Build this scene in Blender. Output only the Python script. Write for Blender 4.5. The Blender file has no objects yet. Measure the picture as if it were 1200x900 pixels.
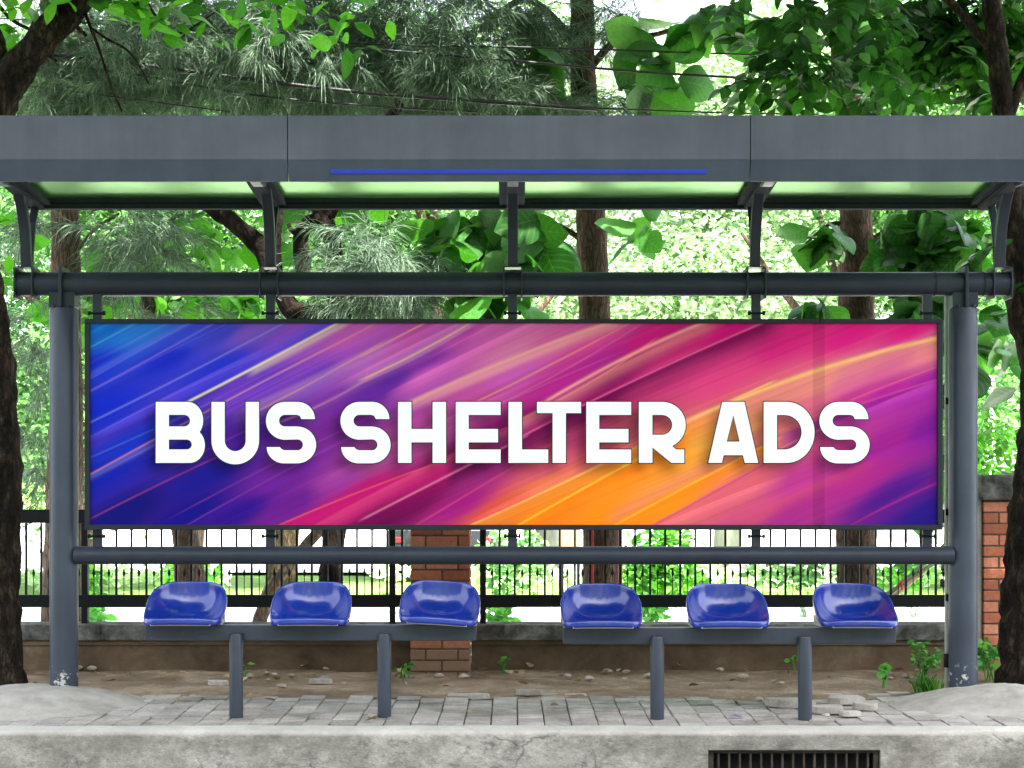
import bpy, bmesh, math, random
import numpy as np
from mathutils import Vector, Matrix, noise

random.seed(7)
rng = np.random.default_rng(11)
scene = bpy.context.scene
COL = scene.collection
PI = math.pi

# ------------------------------------------------------------------ camera model
F, CX, HZ, EYE = 1935.0, 600.0, 560.0, 1.302      # focal in photo pixels, centre, horizon row, eye height over the pavement
def P(px, py, D):
    return Vector(((px - CX) / F * D, D, EYE - (py - HZ) / F * D))
def X(px, D): return (px - CX) / F * D
def Z(py, D): return EYE - (py - HZ) / F * D

# ------------------------------------------------------------------ object helpers
WLOC = {}
def link(o, parent=None):
    COL.objects.link(o)
    if parent is not None: o.parent = parent
    return o
def tagp(o, label=None, cat=None, group=None, kind=None):
    if label: o['label'] = label
    if cat: o['category'] = cat
    if group: o['group'] = group
    if kind: o['kind'] = kind
    return o
def thing(name, label, cat, loc, group=None):
    o = bpy.data.objects.new(name, None); COL.objects.link(o)
    o.empty_display_size = .1
    o.location = loc; WLOC[o.name] = Vector(loc)
    return tagp(o, label, cat, group)
def wloc(o):
    v = Vector((0, 0, 0))
    while o is not None:
        v += o.location; o = o.parent
    return v

class MB:
    """collects shapes; build() links them as one mesh object"""
    def __init__(s): s.v = []; s.f = []
    def add(s, vs, fs):
        b = len(s.v); s.v.extend([tuple(v) for v in vs]); s.f.extend([tuple(b + i for i in f) for f in fs])
    def box(s, x0, x1, y0, y1, z0, z1, M=None):
        vs = [Vector(p) for p in ((x0,y0,z0),(x1,y0,z0),(x1,y1,z0),(x0,y1,z0),(x0,y0,z1),(x1,y0,z1),(x1,y1,z1),(x0,y1,z1))]
        if M is not None: vs = [M @ v for v in vs]
        s.add(vs, [(0,3,2,1),(4,5,6,7),(0,1,5,4),(1,2,6,5),(2,3,7,6),(3,0,4,7)])
    def tube(s, pts, rads, n=12, cap=True, rough=0.0, seed=0):
        pts = [Vector(p) for p in pts]
        if not hasattr(rads, '__len__'): rads = [rads] * len(pts)
        rings = []; up = None
        for i, p in enumerate(pts):
            t = (pts[min(i+1, len(pts)-1)] - pts[max(i-1, 0)]).normalized()
            if up is None:
                a = Vector((0, 1, 0)) if abs(t.y) < .9 else Vector((1, 0, 0))
                up = (a - t * a.dot(t)).normalized()
            else:
                up = (up - t * up.dot(t)).normalized()
            b = t.cross(up)
            ring = []
            for k in range(n):
                ang = 2 * PI * k / n
                d = up * math.cos(ang) + b * math.sin(ang)
                r = rads[i]
                if rough:
                    q = p + d * r
                    r *= 1 + rough * (noise.noise(q * 9 + Vector((seed, 0, 0))) + .6 * noise.noise(q * 23 + Vector((0, seed, 0))))
                ring.append(p + d * r)
            rings.append(ring)
        vs = [v for r in rings for v in r]; fs = []
        for i in range(len(rings) - 1):
            for k in range(n):
                a = i*n + k; b2 = i*n + (k+1) % n
                fs.append((a, b2, b2 + n, a + n))
        if cap:
            fs.append(tuple(range(n))[::-1]); fs.append(tuple((len(rings)-1)*n + k for k in range(n)))
        s.add(vs, fs)
    def build(s, name, mat, parent=None, smooth=False, bevel=0.0, seg=2, solid=0.0, subd=0, angle=None):
        o0 = wloc(parent) if parent is not None else Vector((0, 0, 0))
        me = bpy.data.meshes.new(name)
        me.from_pydata([(v[0]-o0.x, v[1]-o0.y, v[2]-o0.z) for v in s.v], [], s.f)
        me.update()
        if mat: me.materials.append(mat)
        if smooth: me.polygons.foreach_set('use_smooth', [True] * len(me.polygons))
        if angle is not None:
            me.set_sharp_from_angle(angle=math.radians(angle))
        o = bpy.data.objects.new(name, me); link(o, parent)
        if solid:
            m = o.modifiers.new('s', 'SOLIDIFY'); m.thickness = solid; m.offset = -1
        if bevel:
            m = o.modifiers.new('b', 'BEVEL'); m.width = bevel; m.segments = seg; m.limit_method = 'ANGLE'; m.angle_limit = math.radians(40)
        if subd:
            m = o.modifiers.new('d', 'SUBSURF'); m.levels = subd; m.render_levels = subd
        return o

def spline(pts, n=8):
    """Catmull-Rom through points"""
    pts = [Vector(p) for p in pts]
    if len(pts) < 3: return pts
    out = []
    for i in range(len(pts) - 1):
        p0 = pts[max(i-1, 0)]; p1 = pts[i]; p2 = pts[i+1]; p3 = pts[min(i+2, len(pts)-1)]
        for k in range(n):
            t = k / n
            out.append(0.5*((2*p1) + (p2-p0)*t + (2*p0-5*p1+4*p2-p3)*t*t + (3*p1-p0-3*p2+p3)*t**3))
    out.append(pts[-1]); return out
def lerp_r(rads, npts):
    xs = np.linspace(0, len(rads)-1, npts)
    return list(np.interp(xs, range(len(rads)), rads))

# ------------------------------------------------------------------ materials
def nodes(name):
    m = bpy.data.materials.new(name); m.use_nodes = True
    nt = m.node_tree; b = nt.nodes['Principled BSDF']
    return m, nt, b
def lin(c):
    return tuple((x/255/12.92 if x/255 <= .04045 else ((x/255+.055)/1.055)**2.4) for x in c)
def ramp(nt, fac, stops):
    r = nt.nodes.new('ShaderNodeValToRGB'); el = r.color_ramp.elements
    while len(el) < len(stops): el.new(0.5)
    for e, (p, c) in zip(el, stops): e.position = p; e.color = (*c, 1)
    nt.links.new(fac, r.inputs[0]); return r.outputs[0]
def tex(nt, scale, detail=6, rough=.6, kind='noise', vec=None, dist=0.0):
    if kind == 'noise':
        t = nt.nodes.new('ShaderNodeTexNoise'); t.inputs['Scale'].default_value = scale
        t.inputs['Detail'].default_value = detail; t.inputs['Roughness'].default_value = rough; t.inputs['Distortion'].default_value = dist
    else:
        t = nt.nodes.new('ShaderNodeTexVoronoi'); t.inputs['Scale'].default_value = scale
    if vec is not None: nt.links.new(vec, t.inputs['Vector'])
    return t
def objvec(nt, sc=(1, 1, 1)):
    g = nt.nodes.new('ShaderNodeNewGeometry'); mp = nt.nodes.new('ShaderNodeMapping')
    mp.inputs['Scale'].default_value = sc
    nt.links.new(g.outputs['Position'], mp.inputs['Vector']); return mp.outputs[0]
def mix(nt, fac, a, b, mode='MIX'):
    m = nt.nodes.new('ShaderNodeMix'); m.data_type = 'RGBA'; m.blend_type = mode
    for s, v in ((m.inputs[0], fac), (m.inputs[6], a), (m.inputs[7], b)):
        if isinstance(v, (int, float)): s.default_value = v
        elif isinstance(v, tuple): s.default_value = (*v, 1)
        else: nt.links.new(v, s)
    return m.outputs[2]
def bump(nt, b, h, strength=.3, dist=.01):
    n = nt.nodes.new('ShaderNodeBump'); n.inputs['Strength'].default_value = strength; n.inputs['Distance'].default_value = dist
    nt.links.new(h, n.inputs['Height']); nt.links.new(n.outputs[0], b.inputs['Normal'])

def steel(name, c, rough=.42, spec=.22, speck=True):
    m, nt, b = nodes(name)
    v = objvec(nt)
    n = tex(nt, 3.0, 6, .65, vec=v)
    col = ramp(nt, n.outputs['Fac'], [(.3, tuple(x*.86 for x in c)), (.7, tuple(x*1.14 for x in c))])
    st = tex(nt, 1.0, 5, .65, vec=objvec(nt, (9, 9, .7)))
    col = mix(nt, .5, col, ramp(nt, st.outputs['Fac'], [(.35, (.84,.84,.84)), (.68, (1.16,1.15,1.13))]), 'MULTIPLY')
    if speck:
        n2 = tex(nt, 90, 2, .5, vec=v)
        f = ramp(nt, n2.outputs['Fac'], [(.74, (0,0,0)), (.78, (.5,.5,.5))])
        col = mix(nt, f, col, (.22,.22,.22))
    nt.links.new(col, b.inputs['Base Color'])
    n3 = tex(nt, 8, 5, .6, vec=v)
    r = nt.nodes.new('ShaderNodeMapRange'); r.inputs[3].default_value = rough-.08; r.inputs[4].default_value = rough+.12
    nt.links.new(n3.outputs['Fac'], r.inputs[0]); nt.links.new(r.outputs[0], b.inputs['Roughness'])
    b.inputs['Specular IOR Level'].default_value = spec
    n4 = tex(nt, 260, 2, .5, vec=v); bump(nt, b, n4.outputs['Fac'], .06, .002)
    return m
def rough_mat(name, stops, scale=4, rough=.85, bscale=40, bstr=.4, bdist=.01, stretch=(1,1,1), spots=None):
    m, nt, b = nodes(name); v = objvec(nt, stretch)
    n = tex(nt, scale, 9, .68, vec=v, dist=.3)
    col = ramp(nt, n.outputs['Fac'], stops)
    if spots:
        n2 = tex(nt, spots[0], 6, .7, vec=v)
        f = ramp(nt, n2.outputs['Fac'], [(spots[1], (0,0,0)), (spots[1]+spots[4] if len(spots) > 4 else spots[1]+.08, (spots[3],)*3)])
        col = mix(nt, f, col, spots[2])
    nt.links.new(col, b.inputs['Base Color'])
    b.inputs['Roughness'].default_value = rough; b.inputs['Specular IOR Level'].default_value = .15
    n3 = tex(nt, bscale, 7, .65, vec=v); bump(nt, b, n3.outputs['Fac'], bstr, bdist)
    return m
def leaf_mat(name, stops, trans=.45, rough=.42, tcol=None, spec=.28, rib=False):
    m, nt, b = nodes(name)
    g = nt.nodes.new('ShaderNodeNewGeometry')
    col = ramp(nt, g.outputs['Random Per Island'], stops)
    if rib:
        ra = nt.nodes.new('ShaderNodeAttribute'); ra.attribute_name = 'rib'
        rf_ = ramp(nt, ra.outputs['Fac'], [(.94, (0,0,0)), (1, (.3,.3,.3))])
        vn = tex(nt, 55, 3, .5, vec=objvec(nt)); col = mix(nt, .5, col, ramp(nt, vn.outputs['Fac'], [(.3, (.7,.7,.7)), (.7, (1.25,1.25,1.25))]), 'MULTIPLY')
        va = nt.nodes.new('ShaderNodeAttribute'); va.attribute_name = 'vein'
        pp = nt.nodes.new('ShaderNodeMath'); pp.operation = 'PINGPONG'; pp.inputs[1].default_value = .5
        ml = nt.nodes.new('ShaderNodeMath'); ml.operation = 'MULTIPLY'; ml.inputs[1].default_value = 7.0
        nt.links.new(va.outputs['Fac'], ml.inputs[0]); nt.links.new(ml.outputs[0], pp.inputs[0])
        vf = ramp(nt, pp.outputs[0], [(0, (.16,.16,.16)), (.09, (.04,.04,.04)), (.3, (0,0,0))]); col = mix(nt, vf, col, (.22,.34,.14))
        bump(nt, b, pp.outputs[0], .15, .008)
        col = mix(nt, rf_, col, (.25,.36,.14))
    nt.links.new(col, b.inputs['Base Color']); b.inputs['Roughness'].default_value = rough
    b.inputs['Specular IOR Level'].default_value = spec
    t = nt.nodes.new('ShaderNodeBsdfTranslucent')
    tc = mix(nt, 1.0, col, tcol or (1.5, 1.9, .6), 'MULTIPLY'); nt.links.new(tc, t.inputs['Color'])
    ms = nt.nodes.new('ShaderNodeMixShader'); ms.inputs[0].default_value = trans
    nt.links.new(b.outputs[0], ms.inputs[1]); nt.links.new(t.outputs[0], ms.inputs[2])
    nt.links.new(ms.outputs[0], nt.nodes['Material Output'].inputs['Surface'])
    return m
def plain(name, c, rough=.5, spec=.5, metal=0.0, var=1.0):
    m, nt, b = nodes(name)
    n = tex(nt, 14, 4, .6, vec=objvec(nt))
    col = ramp(nt, n.outputs['Fac'], [(.3, tuple(x*(1-.12*var) for x in c)), (.7, tuple(min(1, x*(1+.1*var)) for x in c))])
    nt.links.new(col, b.inputs['Base Color']); b.inputs['Roughness'].default_value = rough
    b.inputs['Specular IOR Level'].default_value = spec; b.inputs['Metallic'].default_value = metal
    return m

M = {}
M['steel'] = steel('grey_blue_paint', (.027, .034, .049), .38)
M['steel_light'] = steel('light_grey_blue_paint', (.031, .039, .056), .36, .35)
M['rail'] = steel('canopy_rail_paint', (.026, .034, .036), .8, .04)
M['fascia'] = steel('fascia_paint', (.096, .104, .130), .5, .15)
M['fascia_low_shade'] = steel('fascia_paint_shaded', (.060, .073, .099), .5, .12, False)  # fascia paint darkened for the shade on the down-facing lower strip
M['board_frame'] = steel('board_frame_paint', (.020, .024, .031), .5, .15)
M['fence'] = steel('fence_paint', (.011, .0125, .015), .5, .12)
M['blue_strip'] = plain('blue_strip', (.008, .036, .42), .4)
m, nt, b = nodes('blue_seat_plastic')
n = tex(nt, 6, 4, .6, vec=objvec(nt))
nt.links.new(ramp(nt, n.outputs['Fac'], [(.3, (.004, .018, .19)), (.7, (.008, .028, .27))]), b.inputs['Base Color'])
oi = nt.nodes.new('ShaderNodeObjectInfo')
lk = b.inputs['Base Color'].links[0].from_socket
cv_ = ramp(nt, oi.outputs['Random'], [(0, (.82,.85,.86)), (1, (1.25,1.22,1.12))]); c_ = mix(nt, 1.0, lk, cv_, 'MULTIPLY')
sc_ = tex(nt, 38, 6, .75, vec=objvec(nt)); sf_ = ramp(nt, sc_.outputs['Fac'], [(.62, (0,0,0)), (.74, (.13,.13,.13))]); c_ = mix(nt, sf_, c_, (.10,.12,.24))
nt.links.new(c_, b.inputs['Base Color'])
rr_ = nt.nodes.new('ShaderNodeMapRange'); rr_.inputs[1].default_value = .35; rr_.inputs[2].default_value = .7; rr_.inputs[3].default_value = .15; rr_.inputs[4].default_value = .28
nt.links.new(sc_.outputs['Fac'], rr_.inputs[0]); nt.links.new(rr_.outputs[0], b.inputs['Roughness']); b.inputs['Specular IOR Level'].default_value = .4
b.inputs['Coat Weight'].default_value = .5; b.inputs['Coat Roughness'].default_value = .04
n2 = tex(nt, 26, 3, .5, vec=objvec(nt)); bump(nt, b, n2.outputs['Fac'], .04, .004)
M['seat'] = m
M['seat_bracket'] = plain('galvanised_bracket', (.33, .34, .35), .4, .5, .6)
M['concrete'] = rough_mat('kerb_concrete', [(.28, (.17,.165,.15)), (.5, (.36,.35,.33)), (.7, (.5,.485,.46))], 3.2, .9, 30, .6, .012, spots=(7, .58, (.14,.135,.12), .55))
M['kerb_top'] = rough_mat('kerb_top_concrete', [(.3, (.36,.35,.325)), (.7, (.52,.505,.48))], 3, .9, 50, .35, .006, spots=(16, .63, (.22,.215,.2), .6))
M['mound'] = rough_mat('mound_cement', [(.3, (.24,.22,.19)), (.5, (.34,.315,.28)), (.7, (.42,.395,.355))], 4.5, .94, 70, .6, .008, spots=(11, .6, (.25,.225,.185), .6))
M['coping'] = rough_mat('stained_coping', [(.36, (.03,.031,.029)), (.5, (.11,.11,.10)), (.64, (.26,.255,.24))], 5, .92, 40, .5, .01)
M['wall'] = rough_mat('stained_render', [(.3, (.07,.045,.028)), (.55, (.16,.112,.073)), (.75, (.27,.21,.15))], 2.6, .95, 45, .5, .008, spots=(5, .62, (.08,.05,.032), .6))
M['dirt'] = rough_mat('bare_dirt', [(.3, (.10,.066,.04)), (.52, (.23,.17,.112)), (.72, (.43,.35,.26))], 2.2, .97, 34, 1.0, .03, spots=(38, .6, (.5,.41,.3), .7))
M['stone'] = rough_mat('stone', [(.3, (.2,.17,.13)), (.7, (.42,.37,.3))], 9, .9, 40, .5, .008)
M['drive'] = rough_mat('pale_concrete', [(.3, (.62,.61,.58)), (.7, (.78,.77,.74))], .8, .9, 30, .2, .006)
M['asphalt'] = rough_mat('asphalt', [(.3, (.04,.04,.042)), (.7, (.07,.07,.07))], 3, .9, 120, .5, .006)
M['grass_ground'] = rough_mat('lawn', [(.3, (.09,.18,.035)), (.7, (.2,.32,.08))], 3, .95, 60, .6, .03)
M['hole_shade'] = plain('drain_shade', (.012,.012,.012), .9)  # near-black colour stands in for the shade inside the drain recess
M['rusty'] = rough_mat('rusty_iron', [(.3, (.025,.02,.016)), (.7, (.085,.07,.055))], 12, .7, 60, .4, .004)
M['conduit'] = plain('pale_conduit', (.5,.5,.47), .5)
M['bark_grey'] = rough_mat('grey_brown_bark', [(.3, (.075,.05,.035)), (.55, (.17,.12,.088)), (.75, (.33,.26,.2))], 7, .95, 22, .9, .03, (1,1,.3))
M['bark_brown'] = rough_mat('brown_bark', [(.3, (.05,.032,.021)), (.6, (.12,.08,.055)), (.8, (.2,.145,.1))], 9, .95, 26, .9, .025, (1,1,.35))
M['bark_dark'] = rough_mat('dark_bark', [(.38, (.008,.006,.004)), (.52, (.045,.03,.02)), (.68, (.15,.105,.072))], 15, .95, 26, 1.0, .09, (1,1,.4))
M['bark_pale'] = rough_mat('pale_bark', [(.3, (.25,.23,.2)), (.7, (.5,.47,.42))], 7, .95, 22, .6, .03, (1,1,.3))
M['bark_black'] = rough_mat('black_bark', [(.4, (.005,.004,.003)), (.56, (.02,.013,.009)), (.74, (.075,.048,.032))], 14, .95, 24, 1.0, .06, (1,1,.45))
def crack(m, scale, zs, dark):
    nt = m.node_tree; b = nt.nodes['Principled BSDF']; v = objvec(nt, (1, 1, zs))
    w_ = tex(nt, 6, 5, .65, vec=v); mv = nt.nodes.new('ShaderNodeMix'); mv.data_type = 'VECTOR'; mv.inputs[0].default_value = .12
    nt.links.new(v, mv.inputs[4]); nt.links.new(w_.outputs['Color'], mv.inputs[5])
    vo = nt.nodes.new('ShaderNodeTexVoronoi'); vo.feature = 'DISTANCE_TO_EDGE'; vo.inputs['Scale'].default_value = scale; nt.links.new(mv.outputs[1], vo.inputs['Vector'])
    lk = b.inputs['Base Color'].links[0].from_socket
    f = ramp(nt, vo.outputs['Distance'], [(.0, (.9,.9,.9)), (.12, (.25,.25,.25)), (.25, (0,0,0))])
    nt.links.new(mix(nt, f, lk, dark), b.inputs['Base Color'])
    bn = [n for n in nt.nodes if n.type == 'BUMP'][0]; b2 = nt.nodes.new('ShaderNodeBump'); b2.inputs['Strength'].default_value = .9; b2.inputs['Distance'].default_value = .03
    cl_ = nt.nodes.new('ShaderNodeMath'); cl_.operation = 'MINIMUM'; cl_.inputs[1].default_value = .25; nt.links.new(vo.outputs['Distance'], cl_.inputs[0])
    nt.links.new(cl_.outputs[0], b2.inputs['Height']); nt.links.new(bn.outputs[0], b2.inputs['Normal']); nt.links.new(b2.outputs[0], b.inputs['Normal'])
crack(M['bark_dark'], 26, .3, (.012,.009,.006)); crack(M['bark_brown'], 34, .28, (.03,.02,.013)); crack(M['bark_grey'], 30, .25, (.05,.036,.025))
M['twig'] = plain('dark_twig', (.03,.02,.014), .9)
M['cable'] = plain('black_cable', (.012,.012,.013), .5)
M['leaf_teak'] = leaf_mat('broad_leaf', [(0, (.014,.075,.010)), (.5, (.04,.15,.028)), (.85, (.085,.23,.06)), (1, (.16,.33,.13))], .4, rib=True)
M['leaf_bright'] = leaf_mat('bright_leaf', [(0, (.014,.075,.008)), (.6, (.045,.18,.014)), (1, (.12,.34,.045))], .5, rib=True)
M['leaf_dark'] = leaf_mat('dark_leaf', [(0, (.006,.034,.005)), (.6, (.016,.085,.012)), (.9, (.045,.16,.03)), (1, (.13,.3,.10))], .35, rib=True)
M['needle'] = leaf_mat('needle', [(0, (.045,.075,.045)), (.5, (.105,.165,.11)), (1, (.23,.32,.23))], .25, .6, (1.1,1.2,.9), .2)
M['leaf_pale'] = leaf_mat('pale_leaf', [(0, (.14,.24,.11)), (.5, (.28,.41,.23)), (1, (.52,.63,.44))], .4, .6, (1.2,1.3,.9), .2)  # leaf colour paled to give the overexposed haze of the far trees
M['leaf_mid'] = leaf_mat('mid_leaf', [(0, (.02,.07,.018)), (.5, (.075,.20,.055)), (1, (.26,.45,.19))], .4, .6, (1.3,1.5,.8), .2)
M['cover'] = leaf_mat('cover_leaf', [(0, (.3,.5,.2)), (.5, (.5,.68,.36)), (1, (.75,.85,.62))], .4, .6, (1.2,1.3,.9), .2)  # paled so the border plants look blown out by the sun
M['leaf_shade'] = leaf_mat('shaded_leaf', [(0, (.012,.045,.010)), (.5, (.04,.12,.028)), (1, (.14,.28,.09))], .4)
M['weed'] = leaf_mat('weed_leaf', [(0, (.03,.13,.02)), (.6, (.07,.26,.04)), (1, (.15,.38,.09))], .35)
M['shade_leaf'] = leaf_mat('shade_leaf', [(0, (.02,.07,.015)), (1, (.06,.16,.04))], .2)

# ------------------------------------------------------------------ vectorised foliage
def mesh_np(name, V, Fc, mat, parent=None, smooth=False):
    o0 = np.array(wloc(parent) if parent is not None else (0, 0, 0))
    V = V - o0; k = Fc.shape[1]
    me = bpy.data.meshes.new(name)
    me.vertices.add(len(V)); me.vertices.foreach_set('co', V.astype(np.float32).ravel())
    me.loops.add(Fc.size); me.loops.foreach_set('vertex_index', Fc.astype(np.int32).ravel())
    me.polygons.add(len(Fc)); me.polygons.foreach_set('loop_start', np.arange(0, Fc.size, k, dtype=np.int32))
    me.update(calc_edges=True)
    if smooth: me.polygons.foreach_set('use_smooth', np.ones(len(Fc), bool))
    me.materials.append(mat)
    if k == 4 and len(V) % 5 == 0:
        me.polygons.foreach_set('use_smooth', np.ones(len(Fc), bool))
        at_ = me.attributes.new('rib', 'FLOAT', 'POINT'); at_.data.foreach_set('value', (np.arange(len(V)) % 5 == 2).astype(np.float32))
        rows = 10; idx = np.arange(len(V)); kk = np.abs(np.array([-1, -.5, 0, .5, 1]))[idx % 5]; tt = ((idx // 5) % rows)/(rows-1)
        av_ = me.attributes.new('vein', 'FLOAT', 'POINT'); av_.data.foreach_set('value', (tt - .32*kk + 1).astype(np.float32))
    o = bpy.data.objects.new(name, me); link(o, parent); return o
def norm(a): return a / (np.linalg.norm(a, axis=1, keepdims=True) + 1e-9)
# leaf templates: (side, along, up) and quads
def leaf_template(widths, fold=.18, curl=.25):
    n = len(widths); V = []; Fq = []
    for i, w in enumerate(widths):
        t = i / (n-1); dz = -curl * t * t
        for k in (-1, -.5, 0, .5, 1):
            V.append((k*w, t, dz + fold*w*(abs(k)**.8)*1.15 - .35*w*max(abs(k)-.5, 0) + .02*math.sin(9*t + 2*k)*abs(k)))
    for i in range(n-1):
        for k in range(4):
            a = 5*i + k
            Fq.append((a, a+1, a+6, a+5))
    return np.array(V, float), np.array(Fq)
T_BROAD = leaf_template([.02, .2, .33, .41, .44, .43, .38, .29, .16, .01], .2, .3)
T_ELL = leaf_template([.02, .11, .18, .225, .245, .24, .21, .16, .09, .01], .28, .25)
T_SMALL = (np.array([(-.03,0,0),(0,0,0),(.03,0,0),(-.28,.5,.06),(0,.5,-.04),(.28,.5,.06),(-.02,1,-.15),(0,1,-.15),(.02,1,-.15)], float), np.array([(0,1,4,3),(1,2,5,4),(3,4,7,6),(4,5,8,7)]))
def leaves(c, a, nrm, size, tmpl):
    """c,a,nrm (N,3), size (N,)"""
    V0, F0 = tmpl
    a = norm(a); s = norm(np.cross(a, nrm)); n = np.cross(s, a)
    sz = size[:, None, None]
    V = c[:, None, :] + sz*(V0[None,:,0:1]*s[:,None,:] + V0[None,:,1:2]*a[:,None,:] + V0[None,:,2:3]*n[:,None,:])
    N = len(c); Fo = F0[None] + (np.arange(N)*len(V0))[:, None, None]
    return V.reshape(-1, 3), Fo.reshape(-1, 4)
def merge(parts):
    parts = list(parts)
    Vs = []; Fs = []; b = 0
    for V, Fq in parts:
        Vs.append(V); Fs.append(Fq + b); b += len(V)
    return np.concatenate(Vs), np.concatenate(Fs)
def blob(px, py, D, sx, sy, sd, n, edge=.5):
    """n points in an ellipsoid; sx, sy half sizes in photo pixels, sd half depth in metres"""
    d = norm(rng.normal(size=(n, 3))); r = rng.random(n)**edge
    d *= r[:, None]
    c = P(px, py, D); k = D / F
    return np.array(c)[None] + d * np.array((sx*k, sd, sy*k))[None]
def rand_axes(n, droop=.5, up=1.0):
    a = rng.normal(size=(n, 3)); a[:, 2] = a[:, 2]*.5 - droop
    nm = rng.normal(size=(n, 3))*.7; nm[:, 2] += up; nm[:, 1] -= .55
    return norm(a), norm(nm)
def leaf_cloud(specs, smin, smax, tmpl, droop=.5, up=1.0, clear=None):
    out = []
    for sp in specs:
        c = blob(*sp)
        if clear:                                   # leaves keep off the trunk they grow round
            q = CX + c[:, 0]/c[:, 1]*F; c = c[(q < clear[0]) | (q > clear[1])]
            if not len(c): continue
        n = len(c)
        a, nm = rand_axes(n, droop, up)
        out.append(leaves(c, a, nm, rng.uniform(smin, smax, n), tmpl))
    return merge(out)
def clumped(specs, per, spread, smin, smax, tmpl, droop=.5, up=1.0):
    out = []
    for sp in specs:
        c0 = blob(*sp); n = len(c0)
        c = np.repeat(c0, per, 0) + rng.normal(size=(n*per, 3))*spread
        a, nm = rand_axes(n*per, droop, up)
        out.append(leaves(c, a, nm, rng.uniform(smin, smax, n*per), tmpl))
    return merge(out)
def needle_cloud(specs, per=70, ln=(.12, .28), w=.0019):
    out = []
    for sp in specs:
        c0 = blob(*sp); n = len(c0)
        main = rng.normal(size=(n, 3)); main[:, 2] = main[:, 2]*.45 - .35; main = norm(main)
        t = rng.uniform(0, .38, (n*per, 1))
        c = np.repeat(c0, per, 0) + np.repeat(main, per, 0)*t
        d = np.repeat(main, per, 0)*1.0 + rng.normal(size=(n*per, 3))*.5; d[:, 2] -= .25; d = norm(d)
        L = rng.uniform(*ln, (n*per, 1))
        s = norm(np.cross(d, rng.normal(size=(n*per, 3))))*w
        mid = c + d*L*.55; d2 = d.copy(); d2[:, 2] -= .55; d2 = norm(d2); end = mid + d2*L*.45
        V = np.stack([c-s, c+s, mid+s, mid-s, end+s*.3, end-s*.3], 1).reshape(-1, 3)
        b = (np.arange(n*per)*6)[:, None]
        Fq = np.concatenate([b + np.array([[0,1,2,3]]), b + np.array([[3,2,4,5]])])
        out.append((V, Fq))
    return merge(out)
def compound_cloud(specs, lf=7, L=.3, size=.12, tmpl=T_ELL):
    """pinnate leaves: a drooping stalk carrying leaflets on both sides"""
    out = []
    for sp in specs:
        c0 = blob(*sp); n = len(c0)
        ax = rng.normal(size=(n, 3)); ax[:, 2] = ax[:, 2]*.4 - .35; ax = norm(ax)
        side = norm(np.cross(ax, np.array([[0, 0, 1.0]]) + rng.normal(size=(n, 3))*.35))
        for k in range(lf):
            t = (k+1)/lf
            for sg in (-1, 1):
                c = c0 + ax*(L*t) + np.array([[0, 0, -.25*L]])*t*t
                a = norm(ax*.55 + side*sg + rng.normal(size=(n, 3))*.12 + np.array([[0, 0, -.2]]))
                nm = norm(np.cross(ax, side)*1.0 + rng.normal(size=(n, 3))*.25); nm[nm[:, 2] < 0] *= -1
                out.append(leaves(c, a, nm, rng.uniform(.8, 1.15, n)*size, tmpl))
    return merge(out)

# ================================================================== SETTING: ground, road, pavement
KY = 8.485                                        # front face of the kerb
def sheet(name, x0, x1, y0, y1, z, mat, nx=1, ny=1, amp=0.0, sc=1.0, kind='structure', edge=False):
    xs = np.linspace(x0, x1, nx+1); ys = np.linspace(y0, y1, ny+1)
    b = MB(); vs = []
    for j, y in enumerate(ys):
        for i, x in enumerate(xs):
            h = 0.0
            if amp:
                h = amp*(noise.noise(Vector((x*sc, y*sc, 3.1))) + .5*noise.noise(Vector((x*sc*3, y*sc*3, 8.4))) + .3*noise.noise(Vector((x*sc*8, y*sc*8, 1.4))))
            vs.append((x, y, z + h))
    fs = [(j*(nx+1)+i, j*(nx+1)+i+1, (j+1)*(nx+1)+i+1, (j+1)*(nx+1)+i) for j in range(ny) for i in range(nx)]
    b.add(vs, fs)
    o = b.build(name, mat, smooth=bool(amp)); o['kind'] = kind; return o
sheet('ground', -400, 400, -400, 600, -.44, M['grass_ground'])
sheet('road', -60, 60, -8, KY + .05, -.33, M['asphalt'])
sheet('lawn', -40, 40, 11.55, 60, -.36, M['grass_ground'], 60, 60, .03, .5)
sheet('driveway', -40, 40, 11.56, 22.5, -.30, M['drive'])
sheet('back_road', -60, 60, 28, 62, -.30, M['drive'])

# pavement bed and pavers (one paved surface, every paver slightly off level)
b = MB(); b.box(-9, 9, KY + .12, 11.9, -.43, -.035)
o = b.build('pavement_bed', rough_mat('joint_soil', [(.3, (.035,.026,.018)), (.7, (.10,.075,.05))], 9, .97)); o['kind'] = 'structure'
m, nt, pb = nodes('paver_concrete')
g = nt.nodes.new('ShaderNodeNewGeometry'); v = objvec(nt)
n1 = tex(nt, 5, 8, .7, vec=v)
c1 = ramp(nt, n1.outputs['Fac'], [(.3, (.25,.23,.205)), (.7, (.43,.40,.365))])
c2 = ramp(nt, g.outputs['Random Per Island'], [(0, (.75,.74,.72)), (1, (1.1,1.08,1.06))])
c3 = mix(nt, 1.0, c1, c2, 'MULTIPLY')
n2 = tex(nt, 1.7, 6, .7, vec=v); f = ramp(nt, n2.outputs['Fac'], [(.5, (0,0,0)), (.64, (.75,.75,.75))])
c3 = mix(nt, f, c3, (.135,.112,.085))
n7 = tex(nt, 70, 5, .7, vec=v); c3 = mix(nt, .6, c3, ramp(nt, n7.outputs['Fac'], [(.3, (.6,.6,.6)), (.7, (1.25,1.25,1.25))]), 'MULTIPLY')
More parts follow.
